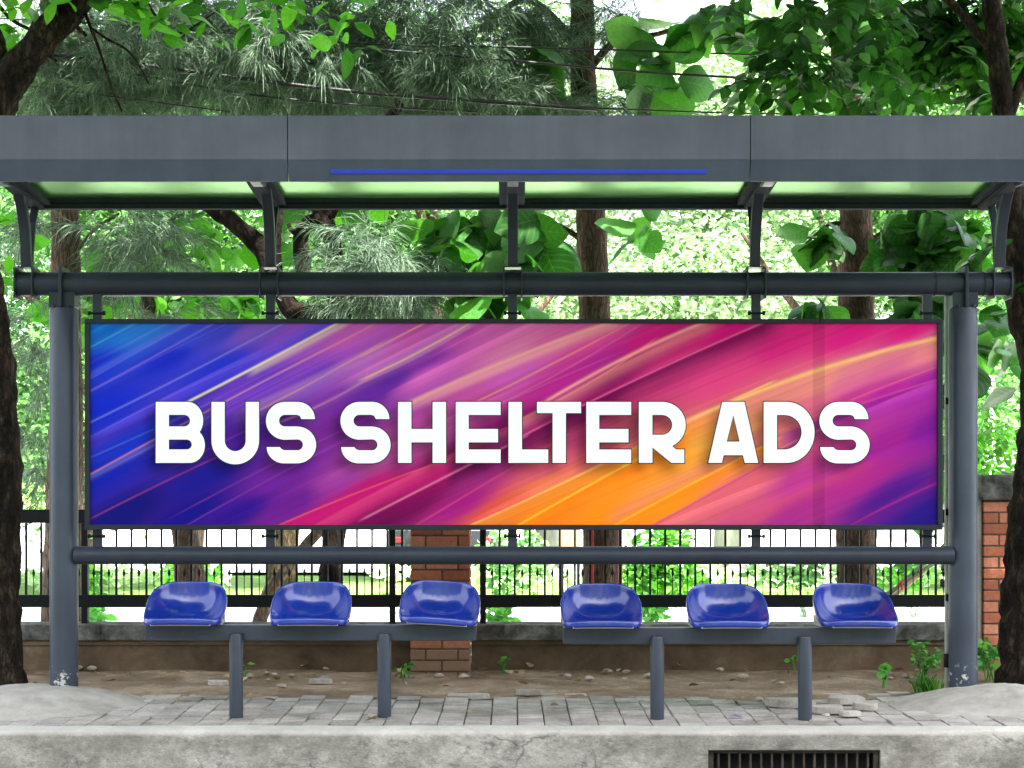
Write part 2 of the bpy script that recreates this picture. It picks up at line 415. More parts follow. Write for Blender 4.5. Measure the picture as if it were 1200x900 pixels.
# moss on the right-hand patch of paving
gx = nt.nodes.new('ShaderNodeSeparateXYZ'); gg = nt.nodes.new('ShaderNodeNewGeometry'); nt.links.new(gg.outputs['Position'], gx.inputs[0])
def sm(nt, val, a, bb):
    r = nt.nodes.new('ShaderNodeMapRange'); r.interpolation_type = 'SMOOTHSTEP'
    r.inputs[1].default_value = a; r.inputs[2].default_value = bb; nt.links.new(val, r.inputs[0]); return r.outputs[0]
def mul(nt, a, b2):
    q = nt.nodes.new('ShaderNodeMath'); q.operation = 'MULTIPLY'
    for i, w in enumerate((a, b2)):
        if isinstance(w, (int, float)): q.inputs[i].default_value = w
        else: nt.links.new(w, q.inputs[i])
    return q.outputs[0]
n3 = tex(nt, 4, 6, .7, vec=v); moss = mul(nt, mul(nt, sm(nt, gx.outputs[0], .3, .7), sm(nt, gx.outputs[1], 9.3, 9.6)), sm(nt, n3.outputs['Fac'], .42, .6))
moss = mul(nt, mul(nt, moss, sm(nt, gx.outputs[0], 1.75, 1.35)), .75)
c3 = mix(nt, moss, c3, (.09,.13,.06))
nt.links.new(c3, pb.inputs['Base Color']); pb.inputs['Roughness'].default_value = .9
n4 = tex(nt, 45, 6, .65, vec=v); bump(nt, pb, n4.outputs['Fac'], .5, .006)
M['paver'] = m
b = MB(); PW, PL = .142, .165
nx = 52
for i in range(-nx//2, nx//2):
    for j in range(-1, 11):
        x = i*PW + .03; y = KY + .28 + (j + (.5 if i % 2 else 0))*PL - .05*i*0
        x0, x1, y0, y1 = x+.003, x+PW-.003, max(y, KY+.152)+.010, min(y+PL, 10.13 + .06*math.sin(i*1.7) + .03*math.sin(i*4.1))-.012
        if y1 - y0 < .06: continue
        px = CX + x/y0*F
        if 9.65 < y < 10.0 and 530 < px < 640 and (i*7 + j*3) % 3 == 0: continue        # missing pavers in front of the dirt
        if 9.5 < y < 10.0 and 860 < px < 1010 and (i + j) % 2 == 0: continue
        h = .010*noise.noise(Vector((x*1.3, y*1.3, 0))) + random.uniform(-.006, .006) - (.02 if y > 9.7 else 0)
        tx, ty = random.uniform(-.012, .012), random.uniform(-.016, .016)
        Mx = Matrix.Translation(((x0+x1)/2, (y0+y1)/2, h)) @ Matrix.Rotation(tx, 4, 'X') @ Matrix.Rotation(ty, 4, 'Y') @ Matrix.Rotation(random.uniform(-.012, .012), 4, 'Z')
        b.box(-(x1-x0)/2, (x1-x0)/2, -(y1-y0)/2, (y1-y0)/2, -.06, 0, Mx)
o = b.build('pavement', M['paver'], bevel=.004, seg=2); o['kind'] = 'structure'
dirt = sheet('dirt_strip', -9, 9, 9.78, 11.3, -.012, M['dirt'], 220, 40, .022, 1.6)

# kerb with the drain opening
DX0, DX1 = X(830, KY), X(1032, KY); DZ = -.105
def kerb_piece(x0, x1, z0, z1, name='kerb', n=None):
    n = n or max(2, int((x1-x0)*28))
    prof = [(KY+.012, z0), (KY, z0+.01), (KY, z1-.03), (KY+.008, z1-.008), (KY+.03, z1), (KY+.15, z1+.003), (KY+.15, z0)]
    bb = MB(); vs = []
    for i in range(n+1):
        x = x0 + (x1-x0)*i/n
        for k, (y, z) in enumerate(prof):
            d = .008*noise.noise(Vector((x*2.2, z*7, y*3))) + .005*noise.noise(Vector((x*11, z*17, 4)))
            e = .006*noise.noise(Vector((x*3.1, y*5, 9))) if k in (3, 4, 5) else 0
            vs.append((x, y + (d if 0 < k < 5 else 0), z + e))
    K = len(prof)
    fs = [(i*K+k, i*K+(k+1) % K, (i+1)*K+(k+1) % K, (i+1)*K+k) for i in range(n) for k in range(K)]
    fs += [tuple(range(K))[::-1], tuple(n*K+k for k in range(K))]
    bb.add(vs, fs)
    oo = bb.build(name, M['kerb'], smooth=True, angle=50); oo['kind'] = 'structure'; return oo
m, nt, pb = nodes('kerb_concrete_stained'); v = objvec(nt, (1, 1, 1.6))
n1 = tex(nt, 2.2, 12, .78, vec=v); base = ramp(nt, n1.outputs['Fac'], [(.36, (.14,.128,.107)), (.5, (.265,.245,.212)), (.64, (.43,.405,.36))])
n2 = tex(nt, 9, 10, .8, vec=v); f = ramp(nt, n2.outputs['Fac'], [(.5, (0,0,0)), (.62, (.75,.75,.75))])
n5 = tex(nt, 1.1, 4, .6, vec=v); f = mul(nt, f, sm(nt, n5.outputs['Fac'], .38, .6))
gz = nt.nodes.new('ShaderNodeSeparateXYZ'); gg = nt.nodes.new('ShaderNodeNewGeometry'); nt.links.new(gg.outputs['Position'], gz.inputs[0])
f2 = mul(nt, f, sm(nt, gz.outputs[2], -.008, -.05))
c = mix(nt, f2, base, (.062,.058,.05))
n6 = tex(nt, 60, 6, .7, vec=v); c = mix(nt, .55, c, ramp(nt, n6.outputs['Fac'], [(.3, (.62,.62,.62)), (.7, (1.3,1.3,1.3))]), 'MULTIPLY')
cv = nt.nodes.new('ShaderNodeTexVoronoi'); cv.feature = 'DISTANCE_TO_EDGE'; cv.inputs['Scale'].default_value = 1.7
wn = tex(nt, 5, 5, .6, vec=v); wv = nt.nodes.new('ShaderNodeMix'); wv.data_type = 'VECTOR'; wv.inputs[0].default_value = .16; nt.links.new(v, wv.inputs[4]); nt.links.new(wn.outputs['Color'], wv.inputs[5]); nt.links.new(wv.outputs[1], cv.inputs['Vector'])
ck = ramp(nt, cv.outputs['Distance'], [(.003, (.55,.55,.55)), (.011, (0,0,0))]); c = mix(nt, mul(nt, ck, sm(nt, n5.outputs['Fac'], .5, .62)), c, (.05,.045,.038))
topc = mix(nt, sm(nt, gz.outputs[2], -.03, -.006), c, mix(nt, .55, c, (.52,.49,.445)))
nt.links.new(topc, pb.inputs['Base Color']); pb.inputs['Roughness'].default_value = .93
n3 = tex(nt, 34, 8, .7, vec=v); bump(nt, pb, n3.outputs['Fac'], .7, .012)
M['kerb'] = m
kerb_piece(-9, DX0, -.34, .003)
kerb_piece(DX1, 9, -.34, .003)
kerb_piece(DX0, DX1, DZ, .003)
b = MB(); b.box(DX0-.02, DX1+.02, KY+.115, KY+.145, -.34, DZ-.002); b.box(DX0-.02, DX1+.02, KY+.02, KY+.14, -.345, -.322)
o = b.build('drain_recess', M['hole_shade']); o['kind'] = 'structure'
gr = thing('drain_grate', 'rusty iron drain grate set into the kerb face', 'drain grate', ((DX0+DX1)/2, KY+.06, -.32))
b = MB(); b.box(DX0+.004, DX1-.004, KY+.03, KY+.075, DZ-.014, DZ-.002); b.box(DX0+.004, DX1-.004, KY+.03, KY+.075, -.318, -.30)
b.box(DX0+.004, DX0+.03, KY+.03, KY+.075, -.30, DZ-.014); b.box(DX1-.03, DX1-.004, KY+.03, KY+.075, -.30, DZ-.014)
b.build('grate_frame', M['rusty'], gr, bevel=.002)
nb = 15
b = MB(); b.box(-.005, .005, KY+.034, KY+.07, -.30, DZ-.014)
bar = None
for i in range(nb):
    x = DX0 + .03 + (DX1-DX0-.06)*(i+.5)/nb
    if bar is None:
        bar = b.build('bar', M['rusty'], None); bar.parent = gr
    else:
        bar = bar.copy(); COL.objects.link(bar)
    bar.location = Vector((x, 0, 0)) - gr.location

# cement mounds round the feet of the two columns
def mound(px, py, label, seed, rx, ry):
    cx, cy = px, py
    b = MB(); N, R = 120, 26; vs = [(cx, cy, .0)]; 
    def h(r): return .118*(1 - r*r)**1.15 if r < 1 else 0
    vs = [(cx, cy, h(0)-.01)]
    for i in range(1, R+1):
        r = i/R
        for k in range(N):
            a = 2*PI*k/N
            w = 1 + .12*noise.noise(Vector((math.cos(a)*1.3, math.sin(a)*1.3, seed))) + .05*noise.noise(Vector((math.cos(a)*6, math.sin(a)*6, seed)))
            x, y = cx + math.cos(a)*r*rx*w, cy + math.sin(a)*r*ry*w
            z = h(r) - .012 + .014*noise.noise(Vector((x*4, y*4, seed))) * (1-r*.6) + .005*noise.noise(Vector((x*15, y*15, seed))) + .004*noise.noise(Vector((x*42, y*42, seed)))
            if i == R: z = -.04
            vs.append((x, y, z))
    fs = [(0, 1+k, 1+(k+1) % N) for k in range(N)]
    for i in range(R-1):
        for k in range(N):
            a0 = 1+i*N+k; a1 = 1+i*N+(k+1) % N
            fs.append((a0, a0+N, a1+N, a1))
    b.add(vs, fs)
    o = b.build('cement_mound', M['mound'], smooth=True)
    return tagp(o, label, 'cement mound', 'cement mounds at the column feet')
CD = 9.7
mound(X(75, CD)-.16, CD-.2, 'low cement mound around the foot of the left shelter column', 2.0, .70, .62)
mound(X(1128, CD)+.22, CD-.22, 'rounded cement mound around the foot of the right shelter column, by the weeds', 5.0, .74, .62)

# ================================================================== BUS SHELTER
SH = thing('bus_shelter', 'grey-blue steel bus shelter with glass canopy on two round columns', 'bus shelter', (0, CD, 0))
m, nt, pb = nodes('column_paint'); v = objvec(nt)
n1 = tex(nt, 3, 6, .65, vec=v); c = ramp(nt, n1.outputs['Fac'], [(.3, (.033,.042,.060)), (.7, (.045,.056,.079))])
n2 = tex(nt, 14, 6, .7, vec=v); gz = nt.nodes.new('ShaderNodeSeparateXYZ'); gg = nt.nodes.new('ShaderNodeNewGeometry'); nt.links.new(gg.outputs['Position'], gz.inputs[0])
peel = mul(nt, sm(nt, n2.outputs['Fac'], .57, .61), sm(nt, gz.outputs[2], .24, .13))
c = mix(nt, peel, c, (.5,.49,.47)); nt.links.new(c, pb.inputs['Base Color'])
pb.inputs['Roughness'].default_value = .38; pb.inputs['Specular IOR Level'].default_value = .3
n3 = tex(nt, 200, 2, .5, vec=v); bump(nt, pb, n3.outputs['Fac'], .06, .002)
M['column'] = m
zt = Z(361, CD)
for px in (75, 1128.5):
    x = X(px, CD); b = MB()
    b.tube([(x, CD, .03), (x, CD, zt-.012), (x, CD, zt)], [.0825, .0825, .078], 40)
    col = b.build('column', M['column'], SH, smooth=True, angle=40)
    b = MB(); b.box(x-.075, x+.075, CD-.055, CD+.055, zt, Z(343, CD))
    for dx in (-.03, 0, .03): pass
    b.build('saddle', M['steel'], col, bevel=.004)
    b = MB(); b.box(x-.009, x+.009, CD-.088, CD+.088, zt-.002, Z(314, CD)); b.build('gusset_plate', M['steel'], col, bevel=.003)
    for sx in (-1, 1):
        b = MB(); b.tube([(x+sx*.045, CD-.07, zt), (x+sx*.045, CD-.07, zt+.014)], .010, 6); b.build('bolt', M['steel'], col)
# main pipe
PZ, PR = Z(333, CD), .0705
xa, xb = X(23, CD), X(1181, CD)
b = MB(); b.tube([(xa, CD, PZ), (xb, CD, PZ)], PR, 48); pipe = b.build('main_pipe', M['steel'], SH, smooth=True, angle=40)
for x in (xa-.006, xb+.006):
    b = MB(); b.tube([(x-.006, CD, PZ), (x+.006, CD, PZ)], PR+.012, 40); b.build('end_cap', M['steel'], pipe, smooth=True, angle=40)
for px in (1094, 1151):
    b = MB(); b.tube([(X(px, CD)-.004, CD, PZ), (X(px, CD)+.004, CD, PZ)], PR+.003, 40); b.build('joint_ring', M['board_frame'], pipe, smooth=True, angle=40)
# lower pipe
LZ = Z(650.5, CD)
b = MB(); x0, x1 = X(90, CD), X(1117, CD)
b.tube([(x0, CD-.03, LZ), (x0+.03, CD-.03, LZ), (x1-.03, CD-.03, LZ), (x1-.012, CD-.03, LZ)], .053, 36)
b.build('lower_pipe', M['steel'], SH, smooth=True, angle=40)
# canopy arms: front limb curves out to the rail, rear limb rises straight
RS = .065; BZ = 2.925                              # rail slope, rail underside at the back
def rail_z(D): return BZ + (9.95 - D)*RS
def ribbon(pts, w, t, axis_x):
    """flat bar of width w (along x) and thickness t following pts (y,z) at x"""
    bb = MB(); pts = [Vector((axis_x + (p[2] if len(p) > 2 else 0), p[0], p[1])) for p in pts]
    vs = []
    for i, p in enumerate(pts):
        tg = (pts[min(i+1, len(pts)-1)] - pts[max(i-1, 0)]).normalized()
        nn = Vector((1, 0, 0)).cross(tg).normalized()
        for sx, sn in ((-1, -1), (1, -1), (1, 1), (-1, 1)): vs.append(p + Vector((sx*w/2, 0, 0)) + nn*sn*t/2)
    fs = [(0, 3, 2, 1)]
    for i in range(len(pts)-1):
        for k in range(4): fs.append((i*4+k, i*4+(k+1) % 4, i*4+4+(k+1) % 4, i*4+4+k))
    q = (len(pts)-1)*4; fs.append((q, q+1, q+2, q+3)); bb.add(vs, fs); return bb
ARMS = [(31.5, -.0), (317, 0), (601, 0), (884.5, 0), (1171, 0)]
for px, _ in ARMS:
    x = X(px, CD)
    b = MB(); w = .052
    zc = PZ + PR + .028
    b.box(x-w, x+w, CD-.06, CD+.06, zc-.006, zc)                        # top plate of the clamp
    clamp = b.build('pipe_clamp', M['steel'], SH, bevel=.002)
    for sx in (-1, 1):
        b = MB(); b.box(x+sx*w-.004, x+sx*w+.004, CD-PR-.012, CD+PR+.012, PZ-PR-.02, zc-.007); b.build('clamp_plate', M['steel'], clamp, bevel=.002)
    k = (px-600)/571
    pts = [(CD-.0, zc), (CD-.015, zc+.12), (CD-.05, zc+.25), (CD-.13, zc+.38), (CD-.26, zc+.48), (CD-.45, rail_z(CD-.45)-.015), (CD-.8, rail_z(CD-.8)-.012)]
    sp = [(p.y, p.z) for p in spline([(0, q[0], q[1]) for q in pts], 6)]
    ribbon(sp, .060, .045, x).build('canopy_arm', M['steel'], SH, bevel=.004)
    sp = [(CD+.045, zc), (CD+.06, zc+.12), (CD+.10, zc+.28), (CD+.17, rail_z(CD+.17)-.004)]
    ribbon(sp, .045, .02, x+.002).build('rear_strut', M['steel'], SH, bevel=.003)
# canopy rails, back beam and glass
YB, YF = 9.93, 8.46
rx = [X(46, YB), X(321, YB), X(600, YB), X(878, YB), X(1151, YB)]
for i, x in enumerate(rx):
    b = MB()
    w = .075
    for (xx0, xx1, zz0, zz1) in ((x-w, x+w, 0.0, .028), (x-.032, x+.032, -.028, -.002)):
        vs = []
        for y in (YF, YB-.003):
            for (xx, zz) in ((xx0, zz0), (xx1, zz0), (xx1, zz1), (xx0, zz1)): vs.append((xx, y, rail_z(y)+zz+.012))
        b.add(vs, [(0,1,2,3), (7,6,5,4), (0,4,5,1), (1,5,6,2), (2,6,7,3), (3,7,4,0)])
    b.build('canopy_rail', M['rail'], SH, bevel=.003)
b = MB(); b.box(rx[0]-.08, rx[-1]+.08, YB, YB+.06, 2.922, 2.953); b.box(rx[0]-.08, rx[-1]+.08, YB-.014, YB+.06, 2.956, 2.99)
b.build('back_beam', M['rail'], SH, bevel=.003)
m, nt, pb = nodes('green_canopy_glass'); v = objvec(nt)
n1 = tex(nt, 2.6, 5, .6, vec=v, dist=.4); gc = ramp(nt, n1.outputs['Fac'], [(.32, (.42,.70,.34)), (.5, (.62,.92,.54)), (.68, (.80,1,.72))])  # tint mottled to imitate leaf shadows lying on the glass
n2 = tex(nt, 24, 4, .6, vec=v); dirtf = ramp(nt, n2.outputs['Fac'], [(.66, (0,0,0)), (.74, (.6,.6,.6))]); gc = mix(nt, dirtf, gc, (.2,.4,.16))
tl = nt.nodes.new('ShaderNodeBsdfTranslucent'); nt.links.new(gc, tl.inputs[0])
tp = nt.nodes.new('ShaderNodeBsdfRefraction'); tp.inputs['IOR'].default_value = 1.01; tp.inputs['Roughness'].default_value = .22; nt.links.new(gc, tp.inputs[0])
gl = nt.nodes.new('ShaderNodeBsdfGlossy'); gl.inputs['Roughness'].default_value = .3; gl.inputs[0].default_value = (.62,1,.52,1)
a1 = nt.nodes.new('ShaderNodeMixShader'); a1.inputs[0].default_value = .7; nt.links.new(tl.outputs[0], a1.inputs[1]); nt.links.new(tp.outputs[0], a1.inputs[2])
fr = nt.nodes.new('ShaderNodeFresnel'); fr.inputs[0].default_value = 2.3
a2 = nt.nodes.new('ShaderNodeMixShader'); nt.links.new(fr.outputs[0], a2.inputs[0]); nt.links.new(a1.outputs[0], a2.inputs[1]); nt.links.new(gl.outputs[0], a2.inputs[2])
nt.links.new(a2.outputs[0], nt.nodes['Material Output'].inputs['Surface'])
M['glass'] = m
for i in range(4):
    b = MB(); vs = []
    for y in (YF+.005, YB+.05):
        for (xx, zz) in ((rx[i]+.005, 0.044), (rx[i+1]-.005, .044), (rx[i+1]-.005, .052), (rx[i]+.005, .052)): vs.append((xx, y, rail_z(y)+zz+.012))
    b.add(vs, [(0,1,2,3), (7,6,5,4), (0,4,5,1), (1,5,6,2), (2,6,7,3), (3,7,4,0)])
    b.build('canopy_glass', M['glass'], SH)
# fascia in three lengths; the lower part leans back
FY = 8.40; zT, zM, zB = Z(135, FY), Z(187, FY), Z(211, FY)
seams = [-3.02, X(337, FY), X(879.5, FY), 3.02]
for i in range(3):
    x0, x1 = seams[i]+.0025, seams[i+1]-.0025
    b = MB()
    prof = [(FY, zM), (FY, zT-.006), (FY+.006, zT), (FY+.055, zT), (FY+.055, zM)]
    K = len(prof); b.add([(x, y, z) for x in (x0, x1) for (y, z) in prof], [(k, (k+1) % K, K+(k+1) % K, K+k) for k in range(K)] + [tuple(range(K))[::-1], tuple(range(K, 2*K))])
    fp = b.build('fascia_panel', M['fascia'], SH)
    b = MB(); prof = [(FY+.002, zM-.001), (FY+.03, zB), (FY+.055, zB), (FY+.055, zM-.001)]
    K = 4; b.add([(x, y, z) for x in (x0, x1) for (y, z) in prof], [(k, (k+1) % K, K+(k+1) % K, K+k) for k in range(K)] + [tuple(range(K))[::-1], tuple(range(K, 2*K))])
    b.build('lower_strip', M['fascia_low_shade'], fp)
b = MB(); x0, x1 = X(387, FY), X(828, FY); z0, z1 = Z(203, FY), Z(197.5, FY)
yc = FY + .002 + (zM - (z0+z1)/2)/(zM-zB)*.028
Mx = Matrix.Translation((0, yc, (z0+z1)/2)) @ Matrix.Rotation(math.atan2(.028, zM-zB), 4, 'X')
b.box(x0, x1, -.005, .004, -(z1-z0)/2, (z1-z0)/2, Mx)
b.build('blue_light_strip', M['blue_strip'], SH, bevel=.002)
b = MB(); b.box(seams[0], seams[-1], FY+.06, FY+.11, zT-.10, zT-.03); b.build('fascia_rail', M['steel'], SH)
# hangers between pipes and board
HX = [116, 318, 600.5, 885, 1085]
for (ya, yb_, ypin) in ((345, 374.5, 368), (620.5, 643, 628)):
    for px in HX:
        x = X(px, CD); b = MB(); b.box(x-.027, x+.027, CD-.045, CD-.01, Z(yb_, CD), Z(ya, CD))
        h = b.build('hanger', M['steel'], SH, bevel=.003)
        b = MB(); zp = Z(ypin, CD)
        b.tube([(x-.045, CD-.05, zp), (x+.045, CD-.05, zp)], .0065, 8)
        for sx in (-1, 1): b.tube([(x+sx*.036, CD-.05, zp), (x+sx*.05, CD-.05, zp)], .014, 6)
        b.build('bolt', M['fence'], h)

# ================================================================== ADVERTISING BOARD
BD = 9.60
bx0, bx1, bz0, bz1 = X(100, BD), X(1104, BD), Z(621, BD), Z(374, BD)
ix0, ix1, iz0, iz1 = X(106, BD), X(1098, BD), Z(615, BD), Z(379, BD)
AB = thing('advertising_board', 'long advertising board with blue to orange streaks reading BUS SHELTER ADS', 'billboard', ((bx0+bx1)/2, BD, bz0))
b = MB(); b.box(bx0+.004, bx1-.004, BD+.015, BD+.06, bz0+.004, bz1-.004); b.build('back_panel', M['board_frame'], AB)
sx = X(960, BD)
b = MB()
for (a0, a1) in ((bx0, sx-.002), (sx+.002, bx1)):
    b = MB(); b.box(a0, a1, BD-.02, BD+.07, iz1, bz1); b.build('frame_rail', M['board_frame'], AB, bevel=.003)
    b = MB(); b.box(a0, a1, BD-.02, BD+.07, bz0, iz0); b.build('frame_rail', M['board_frame'], AB, bevel=.003)
for (a0, a1) in ((bx0, ix0), (ix1, bx1)):
    b = MB(); b.box(a0, a1, BD-.02, BD+.07, iz0+.001, iz1-.001); b.build('frame_stile', M['board_frame'], AB, bevel=.003)

# --- lettering outlines (traced in photo pixels)
ZS = 1200/220
def arc(cx, cy, rx, ry, a0, a1, n=14):
    return [(cx + rx*math.cos(math.radians(a0+(a1-a0)*i/n)), cy + ry*math.sin(math.radians(a0+(a1-a0)*i/n))) for i in range(n+1)]
def S_path(d):
    p = arc(975,197,111,110,0,-90) + arc(895,208,122,121,-90,-270,24) + arc(975,361.5,34,34.5,-90,90) + [(890,396), (872,388), (862,376), (778,376)] \
        + arc(890,376,112,104,180,90)[1:] + arc(970,362,124,118,90,-90,24) + arc(895,207,38,37,90,270) + [(970,170), (988,176), (1000,197)]
    return [(x+d, y) for x, y in p]
def E_path(d): return [(x+d, y) for x, y in [(786,87),(1073,87),(1073,171),(869,171),(869,260),(1056,260),(1056,346),(869,346),(869,391),(1073,391),(1073,477),(786,477)]]
LET = [
 (170, [[(69,87)] + arc(272,205,100,118,-90,40) + arc(285,365,98,112,-48,90) + [(69,477)], [(153,170)] + arc(250,207,38,37,-90,90) + [(153,244)], [(153,328)] + arc(266,359.5,33,31.5,-90,90) + [(153,391)]]),
 (170, [[(425,87),(510,87)] + arc(577,335,67,67,180,0) + [(644,87),(729,87)] + arc(577,335,152,151,0,180,24)]),
 (170, [S_path(0)]), (390, [S_path(-724)]),
 (390, [[(417,87),(503,87),(503,260),(638,260),(638,87),(724,87),(724,477),(638,477),(638,346),(503,346),(503,477),(417,477)]]),
 (390, [E_path(0)]),
 (590, [[(32,87),(118,87),(118,391),(286,391),(286,477),(32,477)]]),
 (590, [[(214,87),(496,87),(496,159),(399,159),(399,477),(314,477),(314,159),(214,159)]]),
 (590, [E_path(-257)]),
 (590, [[(865,87)] + arc(1015,235,150,148,-90,65) + [(1103,391),(1155,391),(1155,477),(1073,477),(952,378),(952,477),(865,477)], [(952,171)] + arc(1013,234,65,63,-90,90) + [(952,297)]]),
 (810, [[(198,87),(340,87),(428,477),(342,477),(330,428),(207,428),(196,477),(109,477)], [(269,171),(309,341),(227,341)]]),
 (810, [[(463,87)] + arc(610,282,178,195,-90,90,24) + [(463,477)], [(548,171)] + arc(595,281,110,110,-90,90,18) + [(548,391)]]),
 (810, [S_path(46)]),
]
LET = [[[(off + x/ZS, 455 + y/ZS) for x, y in loop] for loop in loops] for off, loops in LET]
def area(l): return sum(l[i][0]*l[(i+1) % len(l)][1] - l[(i+1) % len(l)][0]*l[i][1] for i in range(len(l)))/2
def clean(l):
    out = [l[0]]
    for p in l[1:]:
        if math.hypot(p[0]-out[-1][0], p[1]-out[-1][1]) > .05: out.append(p)
    if math.hypot(out[0][0]-out[-1][0], out[0][1]-out[-1][1]) < .05: out.pop()
    return out
def offset(l, d):
    s = 1 if area(l) > 0 else -1; n = len(l); out = []
    for i in range(n):
        a, p, c = l[i-1], l[i], l[(i+1) % n]
        e1 = Vector((p[0]-a[0], p[1]-a[1])).normalized(); e2 = Vector((c[0]-p[0], c[1]-p[1])).normalized()
        n1 = Vector((e1.y, -e1.x))*s; n2 = Vector((e2.y, -e2.x))*s
        bs = n1 + n2
        bs = bs / max(bs.dot(n1), .55)
        out.append((p[0]+bs.x*d, p[1]+bs.y*d))
    return out
from mathutils.geometry import tessellate_polygon
def slab(mb, loops, y, t):
    """flat letter with front face at depth y and thickness t"""
    L3 = [[Vector((X(p[0], BD), y, Z(p[1], BD))) for p in l] for l in loops]
    flat = [v for l in L3 for v in l]
    tris = tessellate_polygon([[Vector((v.x, v.z, 0)) for v in l] for l in L3])
    nv = len(flat); fs = []
    for t3 in tris:
        a, b2, c = (flat[i] for i in t3)
        nn = (b2-a).cross(c-a)
        fs.append(tuple(t3) if nn.y < 0 else tuple(t3)[::-1])
    base = 0; side = []
    for l in L3:
        n = len(l)
        for i in range(n):
            a, c = base+i, base+(i+1) % n; side.append((a, c, c+nv, a+nv))
        base += n
    mb.add(flat + [v + Vector((0, t, 0)) for v in flat], fs + side)
    return len(fs) + len(side)

# --- the printed artwork, painted on a fine grid
NXp, NYp = 992, 236
gxp, gyp = np.meshgrid(np.linspace(106, 1098, NXp+1), np.linspace(379, 615, NYp+1))
S = np.array([
(115,385,25,110,205),(165,390,45,120,210),(110,430,25,50,195),(200,420,30,45,190),(115,480,20,45,190),(150,520,30,50,180),(115,560,25,35,165),(150,600,20,20,115),(225,600,25,20,130),
(225,395,60,75,205),(250,395,70,70,195),(300,385,125,85,190),(255,430,40,55,195),(300,450,110,60,185),(350,400,170,90,185),(370,440,120,60,180),(300,500,75,25,140),(200,520,30,35,160),(240,560,30,25,140),
(330,560,110,35,145),(400,560,150,55,150),(280,600,50,20,135),(345,590,110,32,140),(420,390,195,90,175),(420,420,170,80,180),(440,460,105,40,155),(400,500,120,40,140),(500,440,190,85,175),(480,395,190,80,165),(540,395,185,75,165),
(500,422,135,45,158),(460,445,95,40,150),(570,390,205,95,170),(600,410,215,120,165),(600,440,200,90,175),(650,400,215,95,160),(655,450,185,40,140),(700,395,220,70,150),(705,422,180,40,140),(740,425,160,15,100),(720,445,140,15,95),
(760,400,205,30,125),(760,450,225,70,130),(800,400,190,20,110),(800,430,222,65,130),(850,390,205,15,120),(850,440,225,70,130),(920,400,215,35,125),(1000,390,222,30,130),(1070,383,222,28,130),
(960,450,232,135,125),(1000,440,215,100,150),(1050,420,205,80,150),(1090,410,225,120,140),(1000,470,190,50,140),(1040,460,175,35,145),(1085,450,160,30,150),(1092,500,130,25,145),(1040,520,160,35,140),(1000,560,170,40,130),
(1050,580,80,25,130),(1092,600,42,22,125),(940,560,190,60,140),(930,600,165,45,130),(860,580,215,95,110),(880,603,200,80,120),(780,560,240,150,60),(800,540,245,160,50),(780,592,250,140,25),(720,570,248,150,40),
(640,600,252,125,20),(700,605,255,140,25),(600,595,228,92,50),(580,607,220,75,60),(640,570,235,125,70),(645,545,215,90,110),(560,560,170,50,130),(540,590,165,30,125),(500,560,150,15,100),(485,590,120,10,85),(450,605,95,8,70),
(430,573,185,25,110),(390,603,190,25,110),(560,520,95,12,78),(600,500,150,15,110),(440,540,180,80,150),(510,510,190,80,150),(560,470,190,75,150),(700,470,150,15,95),(690,510,180,60,110),(730,500,170,70,90),(830,520,230,160,70),(880,500,222,140,90),(900,510,200,110,100),(940,480,215,100,130),(960,520,190,60,130),
], float)
Sc = np.array([lin(s[2:]) for s in S])
ang = math.radians(27)
def rot(x, y): return (x*math.cos(ang) - y*math.sin(ang))*.34, (x*math.sin(ang) + y*math.cos(ang))
su, sv = rot(S[:, 0], S[:, 1]); gu, gv = rot(gxp, gyp)
num = np.zeros(gxp.shape + (3,)); den = np.zeros(gxp.shape)
for i in range(len(S)):
    w = 1/((gu-su[i])**2 + (gv-sv[i])**2 + 14)**1.7
    num += w[..., None]*Sc[i]; den += w
art = num/den[..., None]
def streak(pts, c, up=1.0, down=1.0, alpha=1.0, ends=30):
    """a brush streak along pts (photo px): soft for `up` px above and `down` px below the line"""
    global art
    p = np.array(pts, float); xs = np.linspace(p[0, 0], p[-1, 0], 80)
    if len(p) >= 3:
        k = np.polyfit(p[:, 0], p[:, 1], 2 if len(p) < 5 else 3); yl = np.polyval(k, gxp)
    else:
        s = (p[1, 1]-p[0, 1])/(p[1, 0]-p[0, 0]); yl = p[0, 1] + (gxp-p[0, 0])*s
    d = (gyp - yl)*.88
    f = np.where(d < 0, np.exp(-(d/up)**2), np.exp(-(d/down)**2))
    e = np.clip((gxp-p[0, 0]+ends)/ends, 0, 1)*np.clip((p[-1, 0]+ends-gxp)/ends, 0, 1)
    f = (f*e*alpha)[..., None]
    art = art*(1-f) + np.array(lin(c))*f
streak([(222,470),(305,427),(397,378)], (30,48,195), 16, 1, .75)
streak([(430,606),(470,585),(590,525),(690,472),(770,433),(895,378)], (105,8,78), 1, 20, .85)
streak([(330,614),(430,573),(520,540)], (196,26,112), .7, 24, .85, 12)
streak([(555,614),(640,575),(745,525),(803,495),(850,473)], (246,150,40), .7, 22, .75, 25)
streak([(850,473),(965,435),(1098,396)], (232,140,130), .7, 20, .6, 40)
streak([(610,614),(712,557),(800,510)], (250,130,20), .7, 24, .8, 10)
streak([(722,614),(770,590),(850,545),(905,518)], (252,140,25), 1, 17, .85, 15)
streak([(722,606),(770,582),(850,537),(905,510)], (226,132,105), 9, 3, .55, 15)
streak([(770,614),(830,580),(895,545),(955,510)], (220,98,112), .8, 18, .75, 20)
streak([(865,614),(960,565),(1000,548)], (205,75,115), 1, 12, .5)
streak([(930,503),(1010,473),(1098,445)], (140,28,150), .8, 22, .6, 30)
streak([(1000,614),(1098,556)], (120,30,135), 1, 10, .4)
streak([(300,474),(380,437),(445,405)], (190,140,195), 3, 14, .4)
